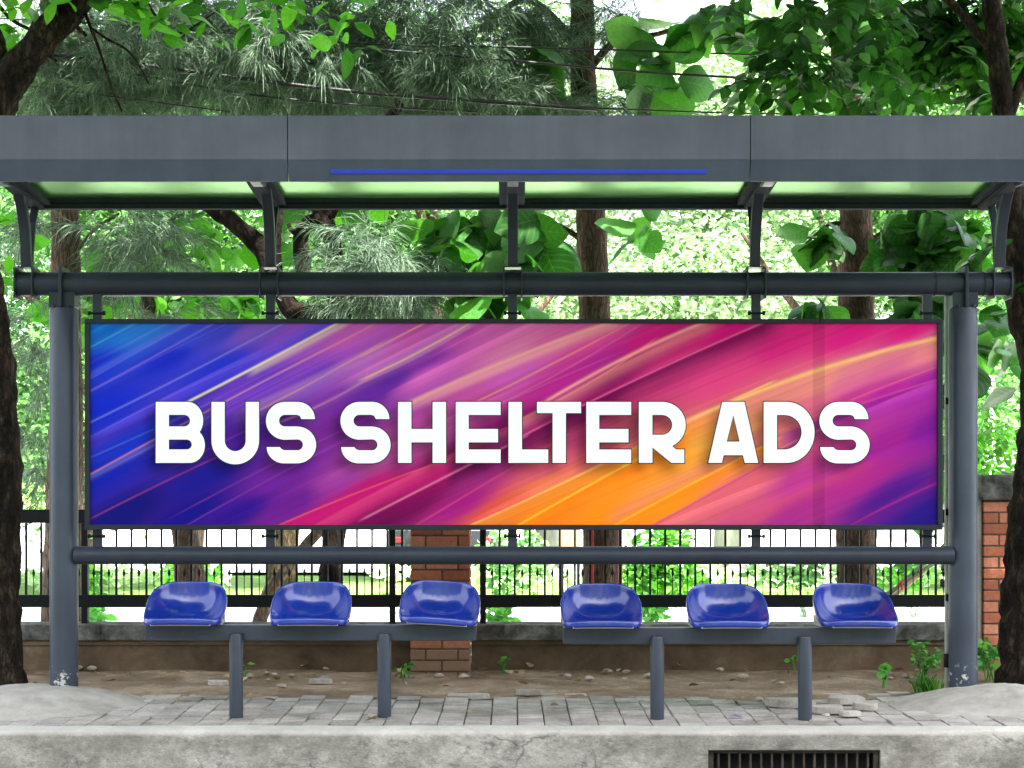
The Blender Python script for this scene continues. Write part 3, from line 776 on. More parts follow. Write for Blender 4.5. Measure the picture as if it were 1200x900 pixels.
streak([(430,446),(490,418),(550,384)], (200,142,195), 14, 1, .55)
streak([(612,493),(690,449),(770,407),(825,382)], (235,150,140), 2, 9, .45)
streak([(106,440),(160,410),(222,378)], (95,115,212), 4, 3, .5)
streak([(106,520),(160,496),(240,462)], (15,15,120), 4, 4, .6)
for pts, c, w, a in [
 ([(106,407),(160,378)], (90,195,190), 1.0, .8), ([(106,390),(128,378)], (70,160,220), 2, .4), ([(106,458),(180,418),(252,378)], (150,130,215), 1.1, .7),
 ([(106,495),(200,448),(330,380)], (150,150,215), 1.1, .7), ([(106,512),(222,452),(300,415)], (70,115,220), 1.2, .6), ([(106,536),(180,503),(250,470)], (90,130,215), 1.0, .6),
 ([(106,556),(250,478),(435,382)], (222,150,140), 1.2, .85), ([(106,560),(160,532),(250,486)], (130,140,200), 3, .45), ([(112,605),(190,566),(260,533)], (190,85,120), .9, .6),
 ([(222,470),(305,427),(397,378)], (244,228,150), 1.5, 1), ([(300,434),(350,408),(403,380)], (240,215,160), 4, .6), ([(305,480),(375,443),(440,406)], (236,155,115), 1.0, .8),
 ([(335,492),(400,462),(450,432)], (225,140,170), 1.2, .6), ([(430,414),(495,380)], (238,165,120), 1.0, .85), ([(430,442),(490,413),(552,378)], (248,176,130), 1.2, .9),
 ([(485,470),(600,420),(720,376)], (238,172,150), 2.2, .9), ([(483,474),(600,426),(722,380)], (232,158,155), 6, .7), ([(560,470),(640,430),(735,380)], (248,156,110), 1.1, .9),
 ([(580,476),(650,440),(745,384)], (225,120,160), 1, .5), ([(612,490),(680,455),(760,403)], (242,145,115), 1.0, .7), ([(642,469),(730,421),(770,401),(828,377)], (243,165,150), 2.2, .95),
 ([(610,512),(690,472),(770,433),(895,378)], (246,100,160), 1.1, .95), ([(770,460),(860,420),(960,380)], (228,50,135), 1.2, .6), ([(430,606),(470,585),(590,525),(610,514)], (236,130,170), 1.2, .9),
 ([(490,614),(600,548),(660,512)], (228,85,120), 1.0, .6), ([(555,614),(640,575),(745,525),(803,495),(900,450)], (247,200,100), 1.2, .9), ([(803,495),(900,452),(965,434),(1098,396)], (246,196,110), 2.6, .95),
 ([(610,614),(712,557),(800,510)], (255,196,60), 1.3, .95), ([(722,614),(770,590),(850,545),(905,518)], (254,190,70), 1.2, .8), ([(768,614),(830,580),(895,545),(955,510)], (190,60,145), 1.2, .8),
 ([(850,560),(900,533),(960,504)], (250,160,90), 1.0, .5), ([(880,520),(980,476),(1098,430)], (236,105,135), 1.1, .7), ([(930,503),(1010,473),(1098,445)], (225,90,140), 1.0, .6),
 ([(1000,614),(1050,588),(1098,566)], (210,60,110), 1.0, .5), ([(330,614),(430,573),(520,540)], (240,110,90), .8, .7), ([(1040,470),(1098,446)], (220,110,140), 1.0, .4)]:
    streak(pts, c, w*.9, w*.9, a*(.72 if pts[-1][0] < 450 and a < 1 else .9), 12)
for _ in range(46):
    x0 = rng.uniform(80, 1060)
    if x0 > 600 and rng.random() < .6: continue
    y0 = rng.uniform(390, 640); L_ = rng.uniform(90, 330); sl0 = -.54 + .16*(x0-100)/1000 + rng.normal()*.02
    xm, x1 = x0 + L_/2, x0 + L_
    pts = [(x0, y0), (xm, y0 + sl0*L_/2), (x1, y0 + sl0*L_ + .02*L_)]
    ix = int(np.clip(xm-106, 0, NXp)); iy = int(np.clip(pts[1][1]-379, 0, NYp)); lc = art[iy, ix]
    k_ = rng.random()
    tgt = lc*.7 if k_ < .1 else np.clip(lc*1.25 + np.array([.16, .05, .10]), 0, 1)
    cs = tuple((12.92*q if q <= .0031308 else 1.055*q**(1/2.4)-.055)*255 for q in tgt)
    one = rng.uniform(.5, .9); streak(pts, cs, one, one if k_ > .5 else rng.uniform(3, 12), rng.uniform(.25, .6), 40)
# fine bristle lines along the strokes
prof = rng.normal(size=1400); prof = np.convolve(prof, [.25,.5,.25], 'same') + 1.6*np.convolve(rng.normal(size=1400), np.ones(9)/9, 'same')
q = (gv*1.15 - gxp*gxp*6e-5); q = q - q.min(); q = q/q.max()*1398
fine = np.interp(q.ravel(), np.arange(1400), prof).reshape(q.shape)
art = np.clip(art*(1 + .05*fine[..., None]), 0, 1)
# printed shadow behind the lettering
def inside(loop):
    r = np.zeros(gxp.shape, bool); n = len(loop)
    for i in range(n):
        (xa_, ya_), (xb_, yb2) = loop[i], loop[(i+1) % n]
        if ya_ == yb2: continue
        c_ = ((ya_ > gyp) != (yb2 > gyp)) & (gxp < (xb_-xa_)*(gyp-ya_)/(yb2-ya_) + xa_)
        r ^= c_
    return r
mask = np.zeros(gxp.shape)
for loops in LET:
    r = np.zeros(gxp.shape, bool)
    for l in loops: r ^= inside(l)
    mask = np.maximum(mask, r)
mask = np.roll(np.roll(mask, 9, 0), -9, 1)
kx = np.exp(-(np.arange(-18, 19)/6.5)**2/2); kx /= kx.sum()
mask = np.apply_along_axis(lambda r: np.convolve(r, kx, 'same'), 1, mask); mask = np.apply_along_axis(lambda r: np.convolve(r, kx, 'same'), 0, mask)
art *= (1 - .66*mask)[..., None]
strip = (gxp > 952) & (gxp < 967); art[strip] *= .82
V = np.stack([(gxp-CX)/F*BD, np.full(gxp.shape, BD), EYE-(gyp-HZ)/F*BD], -1).reshape(-1, 3)
ii = (np.arange(NYp)[:, None]*(NXp+1) + np.arange(NXp)[None]).ravel()
Fq = np.stack([ii, ii+NXp+1, ii+NXp+2, ii+1], 1)
m, nt, pb = nodes('printed_poster')
at = nt.nodes.new('ShaderNodeVertexColor'); at.layer_name = 'print'; nt.links.new(at.outputs[0], pb.inputs['Base Color'])
pb.inputs['Roughness'].default_value = .6; pb.inputs['Specular IOR Level'].default_value = .06
poster = mesh_np('poster', V, Fq, m, AB)
ca = poster.data.color_attributes.new('print', 'FLOAT_COLOR', 'POINT')
buf = np.ones((len(V), 4), np.float32); buf[:, :3] = (np.power(art, 1.07)*.96).reshape(-1, 3); ca.data.foreach_set('color', buf.ravel())
wl = plain('white_letter', (.9,.88,.89), .6, .1, 0, 0); bl = plain('letter_outline', (.012,.012,.014), .5, .1)
for loops in LET:
    loops = [clean(l) for l in loops]
    b = MB()
    outl = [offset(loops[0], 1.1)] + [offset(l, -1.1) for l in loops[1:]]
    nfa = slab(b, outl, BD-.0015, .001)
    nfb = slab(b, loops, BD-.003, .001)
    o = b.build('letter', bl, poster); o.data.materials.append(wl)
    o.data.polygons.foreach_set('material_index', [0]*nfa + [1]*nfb); o.data.update()

# ================================================================== BENCHES
def seat_mesh():
    """one-piece bucket shell: squarish in plan, low front lip, raised rounded back"""
    NA, NR = 72, 20; vs = []; fs = []
    def rim(th):
        c, s = math.cos(th), math.sin(th)           # s=-1 front, +1 back
        e = 2/ (3.8 if s < 0 else 2.25)
        x = .212*math.copysign(abs(c)**e, c); y = .19*math.copysign(abs(s)**e, s) 
        if y > 0: x *= 1 - .09*(y/.19)
        t = min(max((y + .16)/.34, 0), 1); t = t*t*(3-2*t)
        z = .004 + .182*t**.9
        if s < -.3: z += .010*(1-(x/.212)**2)        # crowned front lip
        return x, y, z
    c0 = Vector((0, -.01, -.022))
    vs.append(c0)
    for i in range(1, NR+1):
        r = 1 - (1 - i/NR)**1.7
        for k in range(NA):
            th = 2*PI*k/NA; x, y, z = rim(th)
            p = Vector((c0.x + (x-c0.x)*r, c0.y + (y-c0.y)*r, 0))
            back = min(max((y+.06)/.2, 0), 1)
            g = (r**3.6)*(1-back) + (.80*(1 - (1 - r**2.7)**(1/2.7)) + .20*r**3)*back
            vs.append(Vector((p.x, p.y, c0.z + (z-c0.z)*g)))
    for (dr, dz) in ((1.02, .005), (1.05, .001), (1.066, -.012), (1.068, -.034)):   # rolled rim
        for k in range(NA):
            th = 2*PI*k/NA; x, y, z = rim(th)
            vs.append(Vector((x*dr, y*dr, z + dz)))
    R = NR + 4
    fs = [(0, 1+k, 1+(k+1) % NA) for k in range(NA)]
    for i in range(R-1):
        for k in range(NA):
            a = 1+i*NA+k; c = 1+i*NA+(k+1) % NA
            fs.append((a, a+NA, c+NA, c))
    me = bpy.data.meshes.new('seat'); me.from_pydata([tuple(v) for v in vs], [], fs); me.update()
    me.polygons.foreach_set('use_smooth', [True]*len(fs)); me.materials.append(M['seat']); return me
SEAT = seat_mesh()
def bracket_mesh():
    b = MB(); b.box(-.165, .165, -.185, .12, -.028, -.018); b.box(-.21, -.203, -.10, .05, -.03, .02); b.box(.203, .21, -.10, .05, -.03, .02)
    b.box(-.203, .203, -.06, .0, -.0285, -.0225)
    o = b.build('seat_bracket', M['seat_bracket']); me = o.data; bpy.data.objects.remove(o); return me
BR = bracket_mesh()
def bench(label, D, x0p, x1p, yt, yb_, posts, seats, ybase):
    bz1, bz0 = Z(yt, D), Z(yb_, D)
    t = thing('bench', label, 'bench', (X((x0p+x1p)/2, D), D, 0), 'benches under the advertising board')
    b = MB(); b.box(X(x0p, D), X(x1p, D), D, D+.06, bz0, bz1); b.build('beam', M['steel_light'], t, bevel=.004)
    for px in posts:
        x = X(px, D); b = MB(); zt = bz1 - .04
        b.tube([(x, D-.034, -.03), (x, D-.034, zt-.014), (x, D-.034, zt-.004), (x, D-.034, zt)], [.0375, .0375, .034, .022], 28)
        b.build('post', M['steel_light'], t, smooth=True, angle=50)
    for (px, rz, ry, dz) in seats:
        x = X(px, D)
        s = bpy.data.objects.new('seat', SEAT); link(s, t)
        s.location = Vector((x, D+.07, bz1+.036+dz)) - t.location
        s.rotation_euler = (math.radians(1), math.radians(ry), math.radians(rz)); s.scale = (.985, 1, .97)
        md = s.modifiers.new('s', 'SOLIDIFY'); md.thickness = .005; md.offset = -1
        md = s.modifiers.new('d', 'SUBSURF'); md.levels = 1; md.render_levels = 1
        br = bpy.data.objects.new('seat_bracket', BR); link(br, s)
    return t
bench('grey steel bench with three blue plastic seats on the left, its third seat sagging', 9.05, 170, 558, 732.5, 751, (278, 451), [(216, 0, 0, 0), (363.5, 0, 0, 0), (514.5, -2, 3.4, .004)], 838)
bench('grey steel bench with three level blue plastic seats on the right', 8.93, 660, 1050, 735.5, 755, (769.5, 942), [(705, 1, 0, 0), (853.5, 1.5, 0, 0), (1003, 4, .6, .002)], 840)

# ================================================================== WALL, PILLARS, FENCE
WD = 11.25
def wall_len(x0, x1, label):
    t = thing('boundary_wall', label, 'wall', ((x0+x1)/2, WD+.1, -.4), 'low wall under the fence')
    b = MB(); b.box(x0, x1, WD+.03, WD+.23, -.42, .16); b.build('wall_body', M['wall'], t, bevel=.004)
    b = MB(); b.box(x0, x1, WD+.012, WD+.24, .16, .192); b.build('ledge', M['wall'], t, bevel=.004)
    b = MB(); b.box(x0, x1, WD-.015, WD+.25, .194, Z(732, WD)); b.build('coping', M['coping'], t, bevel=.008)
wall_len(-9, X(480.5, 11.0), 'low stained concrete wall left of the middle brick pillar, with grey coping')
wall_len(X(551, 11.0), X(1146, 11.25), 'low stained concrete wall between the two brick pillars, with grey coping')
wall_len(X(1215, 11.25), 9, 'low concrete wall beyond the right brick pillar')
# brick pillars: real courses of bricks in mortar
m, nt, pb = nodes('red_brick'); g = nt.nodes.new('ShaderNodeNewGeometry'); v = objvec(nt)
c1 = ramp(nt, g.outputs['Random Per Island'], [(0, (.32,.095,.05)), (.6, (.48,.155,.08)), (1, (.58,.25,.15))])
n1 = tex(nt, 30, 6, .7, vec=v); c1 = mix(nt, .45, c1, ramp(nt, n1.outputs['Fac'], [(.3, (.3,.3,.3)), (.7, (1.3,1.3,1.3))]), 'MULTIPLY')
gz = nt.nodes.new('ShaderNodeSeparateXYZ'); nt.links.new(g.outputs['Position'], gz.inputs[0])
n2 = tex(nt, 4, 5, .6, vec=v)
c1 = mix(nt, mul(nt, sm(nt, gz.outputs[2], .22, .12), .8), c1, (.2,.14,.095))
nt.links.new(c1, pb.inputs['Base Color']); pb.inputs['Roughness'].default_value = .9
bump(nt, pb, n1.outputs['Fac'], .5, .01); M['brick'] = m
M['mortar'] = rough_mat('mortar', [(.3, (.07,.05,.04)), (.7, (.15,.115,.09))], 8, .95, 50, .5, .006)
M['plaster'] = rough_mat('grey_plaster', [(.3, (.3,.29,.27)), (.7, (.5,.48,.45))], 4, .9, 40, .4, .006)
def pillar(x0, x1, y0, y1, z1, label, course=.0755, bl_=.215, plaster=False):
    t = thing('brick_pillar', label, 'pillar', ((x0+x1)/2, (y0+y1)/2, -.05), 'brick pillars in the fence line')
    b = MB(); b.box(x0+.006, x1-.006, y0+.006, y1-.006, -.4, z1); b.build('mortar_core', M['mortar'], t)
    b = MB(); z = -.06; k = 0; h = course - .011
    while z + h < z1:
        x = x0 - (0 if k % 2 else bl_/2)
        while x < x1:
            a, c = max(x, x0), min(x + bl_ - .011, x1)
            if c - a > .025:
                j = random.uniform(-.003, .003)
                b.box(a, c, y0 + j, y1 - .012, z, z + h)
            x += bl_
        z += course; k += 1
    b.build('brickwork', M['brick'], t, bevel=.004)
    return t
BP = 11.0
pillar(X(481, BP), X(550.5, BP), BP, BP+.4, Z(600, BP), 'red brick pillar rising behind the third seat, darkened at its foot')
RP = 11.2
t = pillar(X(1153, RP), X(1225, RP), RP, RP+.4, Z(587, RP), 'red brick pillar with a pale concrete cap beside the right tree trunk')
b = MB(); b.box(X(1149, RP), X(1230, RP), RP-.03, RP+.43, Z(586.5, RP), Z(556, RP)); b.build('cap', M['coping'], t, bevel=.012)
b = MB(); b.box(X(1144.5, RP), X(1152.5, RP), RP+.03, RP+.38, -.4, Z(575, RP)); b.build('plaster_edge', M['plaster'], t, bevel=.006)
# fence bays
FD = 11.36
zr0, zr1, zu0, zu1 = Z(711.5, FD), Z(697, FD), Z(613, FD), Z(597, FD)
def simple_mesh(fn, name):
    b = MB(); fn(b); o = b.build(name, M['fence']); me = o.data; bpy.data.objects.remove(o); return me
PICK = simple_mesh(lambda b: b.box(-.0075, .0075, -.0075, .0075, zr1+.001, zu0-.001), 'picket')
zs = Z(665, FD)
def spear(b):
    b.tube([(0,0,zr1+.001), (0,0,zs-.07)], .0035, 6)
    b.add([(-.011,0,zs-.04),(0,-.006,zs-.045),(.011,0,zs-.04),(0,.006,zs-.045),(0,0,zs),(0,0,zs-.075)], [(0,1,4),(1,2,4),(2,3,4),(3,0,4),(1,0,5),(2,1,5),(3,2,5),(0,3,5)])
SPEAR = simple_mesh(spear, 'spear')
def fence(x0, x1, label, posts, ph):
    t = thing('metal_fence', label, 'fence', ((x0+x1)/2, FD, Z(732, WD)), 'black picket fence on the low wall')
    b = MB(); b.box(x0, x1, FD-.022, FD+.022, zr0, zr1); b.build('bottom_rail', M['fence'], t, bevel=.003)
    b = MB(); b.box(x0, x1, FD-.022, FD+.022, zu0, zu1); b.build('top_rail', M['fence'], t, bevel=.003)
    for px in posts:
        x = X(px, FD); b = MB()
        b.box(x-.021, x+.021, FD-.026, FD+.026, Z(732, WD), zr0-.001); b.box(x-.021, x+.021, FD-.0235, FD+.0235, zr1+.001, zu0-.001)
        b.box(x-.021, x+.021, FD-.0265, FD+.0265, zr0-.001, zr1+.001)
        b.build('post', M['fence'], t)
    step = 17.62; x = ph; 
    while X(x, FD) < x1 - .02:
        if X(x, FD) > x0 + .02 and min([abs(x-p) for p in posts] + [99]) > 6:
            o = bpy.data.objects.new('picket', PICK); link(o, t); o.location = Vector((X(x, FD), FD, 0)) - t.location
        if x0 + .02 < X(x+8.8, FD) < x1 - .02 and min([abs(x+8.8-p) for p in posts] + [99]) > 6:
            o = bpy.data.objects.new('spear', SPEAR); link(o, t); o.location = Vector((X(x+8.8, FD), FD, 0)) - t.location
        x += step
fence(X(-80, FD), X(481, FD), 'black metal picket fence left of the middle brick pillar', (460, 100), -75)
fence(X(551, FD), X(1144, FD), 'black metal picket fence between the two brick pillars', (566, 1112), 568)

# ================================================================== TREES
def px_path(pts, D0=None, dy=None):
    """[(px,py,r_px)] at depth D0 (or per-point 4th entry) -> points, radii"""
    P3 = []; R = []
    for p in pts:
        D = p[3] if len(p) > 3 else D0
        P3.append(P(p[0], p[1], D)); R.append(p[2]*D/F)
    return P3, R
def limb(mb, pts, D0=None, n=12, sub=8, rough=.12, seed=0):
    p, r = px_path(pts, D0); s = spline(p, sub); mb.tube(s, lerp_r(r, len(s)), n, True, rough, seed)
def tree(name, label, D, base, limbs, bark, crown=None, group=None, rough=.12, n=14):
    b0 = P(base[0], base[1], D); t = thing(name, label, 'tree', (b0.x, b0.y, min(b0.z, 0)), group)
    b = MB()
    for i, l in enumerate(limbs): limb(b, l, D, n if i == 0 else 10, 8, rough, i*3.7)
    b.build('trunk', bark, t, smooth=True)
    for (nm, geo, mat) in (crown or []):
        mesh_np(nm, geo[0], geo[1], mat, t)
    return t
def twigs(mb, items, D):
    for l in items: limb(mb, [(p[0], p[1], p[2] if len(p) > 2 else 1.0) for p in l], D, 5, 5, 0)

# overhead shade crown geometry: high above the frame, over the pavement
def shade(specs): return leaf_cloud(specs, .22, .36, T_BROAD, .4, 1.2)
def wcloud(c, r, n):
    d = norm(rng.normal(size=(n, 3)))*(rng.random(n)**.45)[:, None]
    return np.array(c)[None] + d*np.array(r)[None]
def wleaves(specs, smin, smax, tmpl):
    out = []
    for c, r, n in specs:
        cc = wcloud(c, r, n); a, nm = rand_axes(n, .4, 1.3); out.append(leaves(cc, a, nm, rng.uniform(smin, smax, n), tmpl))
    return merge(out)

# near-left street tree (trunk at the frame edge, branch above the canopy)
tree('street_tree', 'dark rough tree trunk at the left frame edge, its branch rising above the canopy', 10.05, (-10, 822),
     [[(-12,828,46),(-8,800,36),(-8,700,29),(-6,560,31),(-8,470,26),(-12,400,24),(-22,320,23),(-26,250,22),(-20,180,22),(-6,130,23),(14,90,21),(45,52,19),(82,10,19),(110,-30,17),(150,-110,15)],
      [(-14,150,16),(-4,90,13),(-2,55,9),(-14,20,8),(-40,-60,8)],
      [(78,18,5),(88,30,3.5),(101,42,2)], [(50,45,4),(56,62,3),(66,72,2)],
      [(97,8,2.2),(106,32,1.8),(115,55,1.8),(125,85,1.5),(133,108,1.3),(143,131,1)],
      [(106,32,1.6),(126,46,1.4),(148,58,1.3),(162,75,1.2),(174,98,1)], [(0,8,3),(15,24,2.4),(36,35,2)],
      [(165,-10,2),(182,18,1.7),(198,34,1.4),(211,39,1.2),(232,28,1),(255,12,1)]],
     M['bark_dark'],
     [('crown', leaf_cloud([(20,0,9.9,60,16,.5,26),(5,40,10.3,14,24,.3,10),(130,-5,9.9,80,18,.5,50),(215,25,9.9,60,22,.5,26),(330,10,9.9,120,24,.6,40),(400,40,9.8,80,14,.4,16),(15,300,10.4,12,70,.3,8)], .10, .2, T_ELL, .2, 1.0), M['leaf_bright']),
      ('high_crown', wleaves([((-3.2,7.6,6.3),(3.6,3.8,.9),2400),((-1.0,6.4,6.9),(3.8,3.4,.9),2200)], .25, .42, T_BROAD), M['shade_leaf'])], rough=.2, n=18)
# near-right street tree
tree('street_tree', 'dark furrowed tree trunk at the right frame edge, leaning beside the brick pillar', 10.1, (1213, 822),
     [[(1216,838,62),(1213,805,45),(1213,730,40),(1217,650,38),(1222,590,36),(1229,510,34),(1227,430,30),(1206,350,27),(1189,265,18),(1182,200,14),(1176,130,13),(1168,60,12),(1160,-20,11),(1150,-120,11)],
      [(1176,150,9),(1196,100,7),(1215,60,6)], [(1170,70,6),(1130,20,5),(1090,-20,4)]],
     M['bark_dark'],
     [('crown', compound_cloud([(1100,15,10.7,130,36,.5,84),(1160,50,10.8,70,66,.5,80),(950,10,9.8,110,28,.6,30),(905,75,9.9,45,34,.5,13),(990,70,9.9,70,44,.5,26),(1197,330,9.8,10,80,.3,4)], 5, .28, .13), M['leaf_dark']),
      ('high_crown', wleaves([((3.3,7.6,6.3),(3.8,3.8,.9),2400),((2.2,6.0,6.9),(3.8,3.2,.9),2400)], .25, .42, T_BROAD), M['shade_leaf'])], rough=.2, n=18)
# pale-barked casuarina behind the left column
DL = 12.4
need_l = needle_cloud([(110,75,DL,110,60,.9,150),(230,70,DL,120,66,.9,190),(340,60,DL,110,70,.9,190),(430,75,DL+.2,100,60,.8,170),(520,95,DL+.3,80,40,.7,110),(60,110,DL,70,40,.6,60),
                       (165,280,DL-.3,50,40,.5,40),(180,360,DL,60,40,.5,16),(40,400,DL,20,60,.4,22),(45,560,DL+.3,14,90,.4,22),(25,265,DL,24,30,.4,16)])
b_l = [[(72,760,26),(72,700,22),(76,560,21),(78,420,18),(77,300,17),(74,200,15),(66,100,13),(58,0,11),(50,-100,9),(54,-220,6)],
       [(76,140,6),(140,120,4),(220,100,3),(300,90,2)], [(70,60,6),(150,30,4),(260,20,3)], [(78,310,3),(110,270,2),(140,250,1.5)]]
tree('casuarina_tree', 'feathery grey-green casuarina with pale trunk behind the left column', DL, (72, 745), b_l, M['bark_grey'], [('needle_crown', need_l, M['needle']), ('high_crown', wleaves([((-3.4,12.0,6.2),(2.8,1.7,.8),700)], .25, .42, T_SMALL), M['shade_leaf'])])
# twisted dark tree behind the board
DT = 12.0
tree('twisted_tree', 'dark twisted tree with crooked stems between canopy and board left of centre', DT, (392, 740),
     [[(392,748,17),(388,690,14),(390,640,13),(398,560,16),(402,470,17),(398,390,15),(394,330,11),(391,290,10),(380,255,11),(366,215,10),(350,160,8)],
      [(400,420,14),(375,375,15),(345,365,12),(322,330,11),(308,295,11),(283,268,11),(252,246,10),(205,215,8),(170,190,6)],
      [(352,345,9),(355,310,10),(352,280,9),(362,262,9),(385,255,9)],
      [(324,335,8),(323,290,7),(325,250,7),(330,200,6)],
      [(352,275,5),(342,270,3),(338,262,2)], [(384,255,8),(415,200,6),(470,120,5)]],
     M['bark_black'],
     [('needle_crown', needle_cloud([(300,-10,DT+.3,260,40,.8,150),(540,-5,DT+.3,120,30,.6,60),(430,300,DT-.1,44,40,.5,40),(480,330,DT+.1,60,36,.5,54),(560,110,DT+.3,70,28,.6,60),(520,60,DT+.2,80,50,.6,70),(440,360,DT,40,20,.3,22),(330,360,DT+.3,14,14,.2,6)]), M['needle']),
      ('crown', leaf_cloud([(385,230,DT+.5,70,40,.4,20),(340,270,DT+.7,40,50,.4,14)], .14, .26, T_BROAD, .5, .7), M['leaf_bright'])], rough=.22)
# broad-leaved tree: straight brown trunk right of centre
DB = 12.9
teak = leaf_cloud([(540,285,DB-.7,56,40,.4,48),(600,300,DB-.9,46,40,.4,34),(640,270,DB-.8,28,34,.4,16),(560,345,DB-.6,60,34,.4,24),(655,300,DB-1.0,22,24,.2,4),(752,258,DB-.7,14,22,.2,6),(630,265,DB-.8,14,36,.3,12),(720,320,DB-.5,14,30,.2,4),
                   (715,20,DB-.5,30,34,.4,10),(748,55,DB-.5,30,40,.4,12),(785,75,DB-.8,46,40,.3,12),(585,90,DB-.3,24,30,.4,6),(632,80,DB-.3,24,34,.4,9),(840,20,DB-.8,60,34,.4,14)], .22, .40, T_BROAD, .55, .35, (644, 738))
tree('broadleaf_tree', 'straight brown trunk with large round leaves behind the board right of centre', DB, (706, 740),
     [[(706,745,25),(705,690,22),(703,600,21),(699,480,20),(697,375,19),(693,270,18),(688,170,17),(683,80,15),(682,0,14),(680,-110,12),(684,-230,8)],
      [(686,130,6),(640,110,4),(590,60,3)], [(684,90,6),(720,50,4),(770,40,3),(800,30,2)], [(695,290,4),(640,260,3),(570,270,2)], [(683,60,5),(620,0,4),(560,35,4),(490,70,5),(478,78,6)]],
     M['bark_brown'],
     [('crown', teak, M['leaf_teak']),
      ('high_crown', wleaves([((.8,12.0,6.4),(2.6,1.7,.8),600)], .25, .42, T_BROAD), M['shade_leaf']),
      ('needle_spray', needle_cloud([(620,40,DB-.2,36,36,.5,30),(640,118,DB-.3,60,14,.4,50),(740,120,DB-.2,70,16,.4,40),(560,120,DB-.2,80,20,.4,60),(720,20,DB,80,24,.4,30),(610,20,DB-.3,50,24,.4,26)]), M['needle'])], rough=.06)
# lobed-leaf tree at the right
DR = 12.7
lob = leaf_cloud([(1085,290,DR-.5,50,44,.3,40),(955,280,DR-.7,20,32,.2,9),(1075,275,DR-.7,60,36,.4,60),(985,285,DR-.8,24,40,.3,14),(1120,290,DR-.7,44,44,.4,40),(960,365,DR-.6,26,24,.2,12),(1080,365,DR-.6,40,24,.3,20),(1090,330,DR-.4,60,26,.3,30),(1100,500,DR-.3,14,140,.3,26),(1165,420,DR-.6,30,80,.4,22)], .17, .32, T_BROAD, .55, .5, (978, 1034))
tree('lobed_leaf_tree', 'brown trunk under dark green drooping leaves at the right end of the canopy', DR, (1006, 740),
     [[(1006,745,27),(1004,690,23),(1003,560,22),(1003,420,21),(1004,330,21),(1003,250,19),(998,160,17),(990,90,15),(985,0,13),(980,-100,11),(986,-230,7)],
      [(1003,300,6),(1050,265,4),(1110,260,3)], [(1003,270,4),(975,262,2.5),(945,285,1.5),(935,295,1)]],
     M['bark_brown'],
     [('crown', lob, M['leaf_dark']),
      ('high_crown', wleaves([((3.4,12.0,6.4),(2.8,1.7,.8),600)], .25, .42, T_BROAD), M['shade_leaf']),
      ('bright_sprays', compound_cloud([(1130,480,DR+.3,30,40,.4,26),(1160,510,DR+.1,36,24,.3,26),(1120,440,DR+.3,24,30,.3,14)], 9, .4, .07), M['leaf_bright'])], rough=.08)
# leaning tree behind the fence at lower left
tree('leaning_tree', 'leaning grey trunk behind the fence left of the first seats', 13.2, (215, 740),
     [[(212,745,22),(222,700,19),(220,650,17),(214,600,15),(200,500,13),(190,420,12),(170,345,10),(150,300,7)],
      [(300,742,9),(318,690,8),(345,655,7),(385,610,7),(440,550,9),(500,480,8),(540,420,6)]],
     M['bark_grey'],
     [('crown', leaf_cloud([(130,340,13.4,60,40,.5,60),(250,360,13.6,70,26,.5,60),(90,360,13.4,40,30,.4,20),(240,280,12.6,70,40,.3,26),(190,300,12.6,50,36,.3,16),(110,360,12.4,16,24,.2,6),(225,355,12.4,14,12,.1,3)], .12, .26, T_BROAD, .5, .5), M['leaf_bright'])])

# --- background trees, each with trunk and crown
BG = [  # px, base D, crown list, material, leaf size, count scale
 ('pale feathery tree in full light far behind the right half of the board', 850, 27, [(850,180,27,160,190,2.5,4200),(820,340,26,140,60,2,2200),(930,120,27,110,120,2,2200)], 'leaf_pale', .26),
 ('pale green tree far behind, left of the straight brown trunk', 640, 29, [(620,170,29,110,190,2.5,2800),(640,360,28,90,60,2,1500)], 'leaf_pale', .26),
 ('mid green tree far behind the twisted dark stems', 330, 25, [(330,200,25,150,170,2.5,2600),(300,360,24,150,60,2,1500)], 'leaf_mid', .22),
 ('mid green tree far behind the left shelter column', 90, 23, [(80,230,23,130,230,2.3,2600),(60,470,22.5,90,130,1.5,1600)], 'leaf_mid', .2),
 ('bright green tree far behind the right tree trunk', 1120, 25, [(1120,200,25,120,200,2.2,2600),(1110,430,24,80,110,1.6,1400)], 'leaf_mid', .22),
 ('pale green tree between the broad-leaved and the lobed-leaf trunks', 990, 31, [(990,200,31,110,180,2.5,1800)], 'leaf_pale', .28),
 ('green tree far behind the middle of the board', 500, 27, [(500,220,27,120,150,2.3,1900),(480,370,26,90,60,2,900)], 'leaf_mid', .22),
]
BG += [
 ('mid green tree far behind, at the left end of the fence', -60, 24, [(-70,220,24,170,230,2.3,2600),(-50,450,23.5,110,110,1.6,1300)], 'leaf_mid', .22),
 ('mid green tree far behind, beyond the right tree trunk', 1260, 26, [(1260,220,26,150,220,2.3,2600),(1240,430,25,90,100,1.6,1200)], 'leaf_mid', .22),
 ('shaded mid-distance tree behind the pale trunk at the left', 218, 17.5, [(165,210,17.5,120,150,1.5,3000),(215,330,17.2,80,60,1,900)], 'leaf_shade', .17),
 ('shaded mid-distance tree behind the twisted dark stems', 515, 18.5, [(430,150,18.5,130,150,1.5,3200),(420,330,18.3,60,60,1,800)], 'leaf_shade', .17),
 ('shaded mid-distance tree behind the lobed-leaf trunk at the right', 1003, 18, [(1075,170,18,110,170,1.5,3200),(1110,370,17.8,50,80,1,900)], 'leaf_shade', .17)]
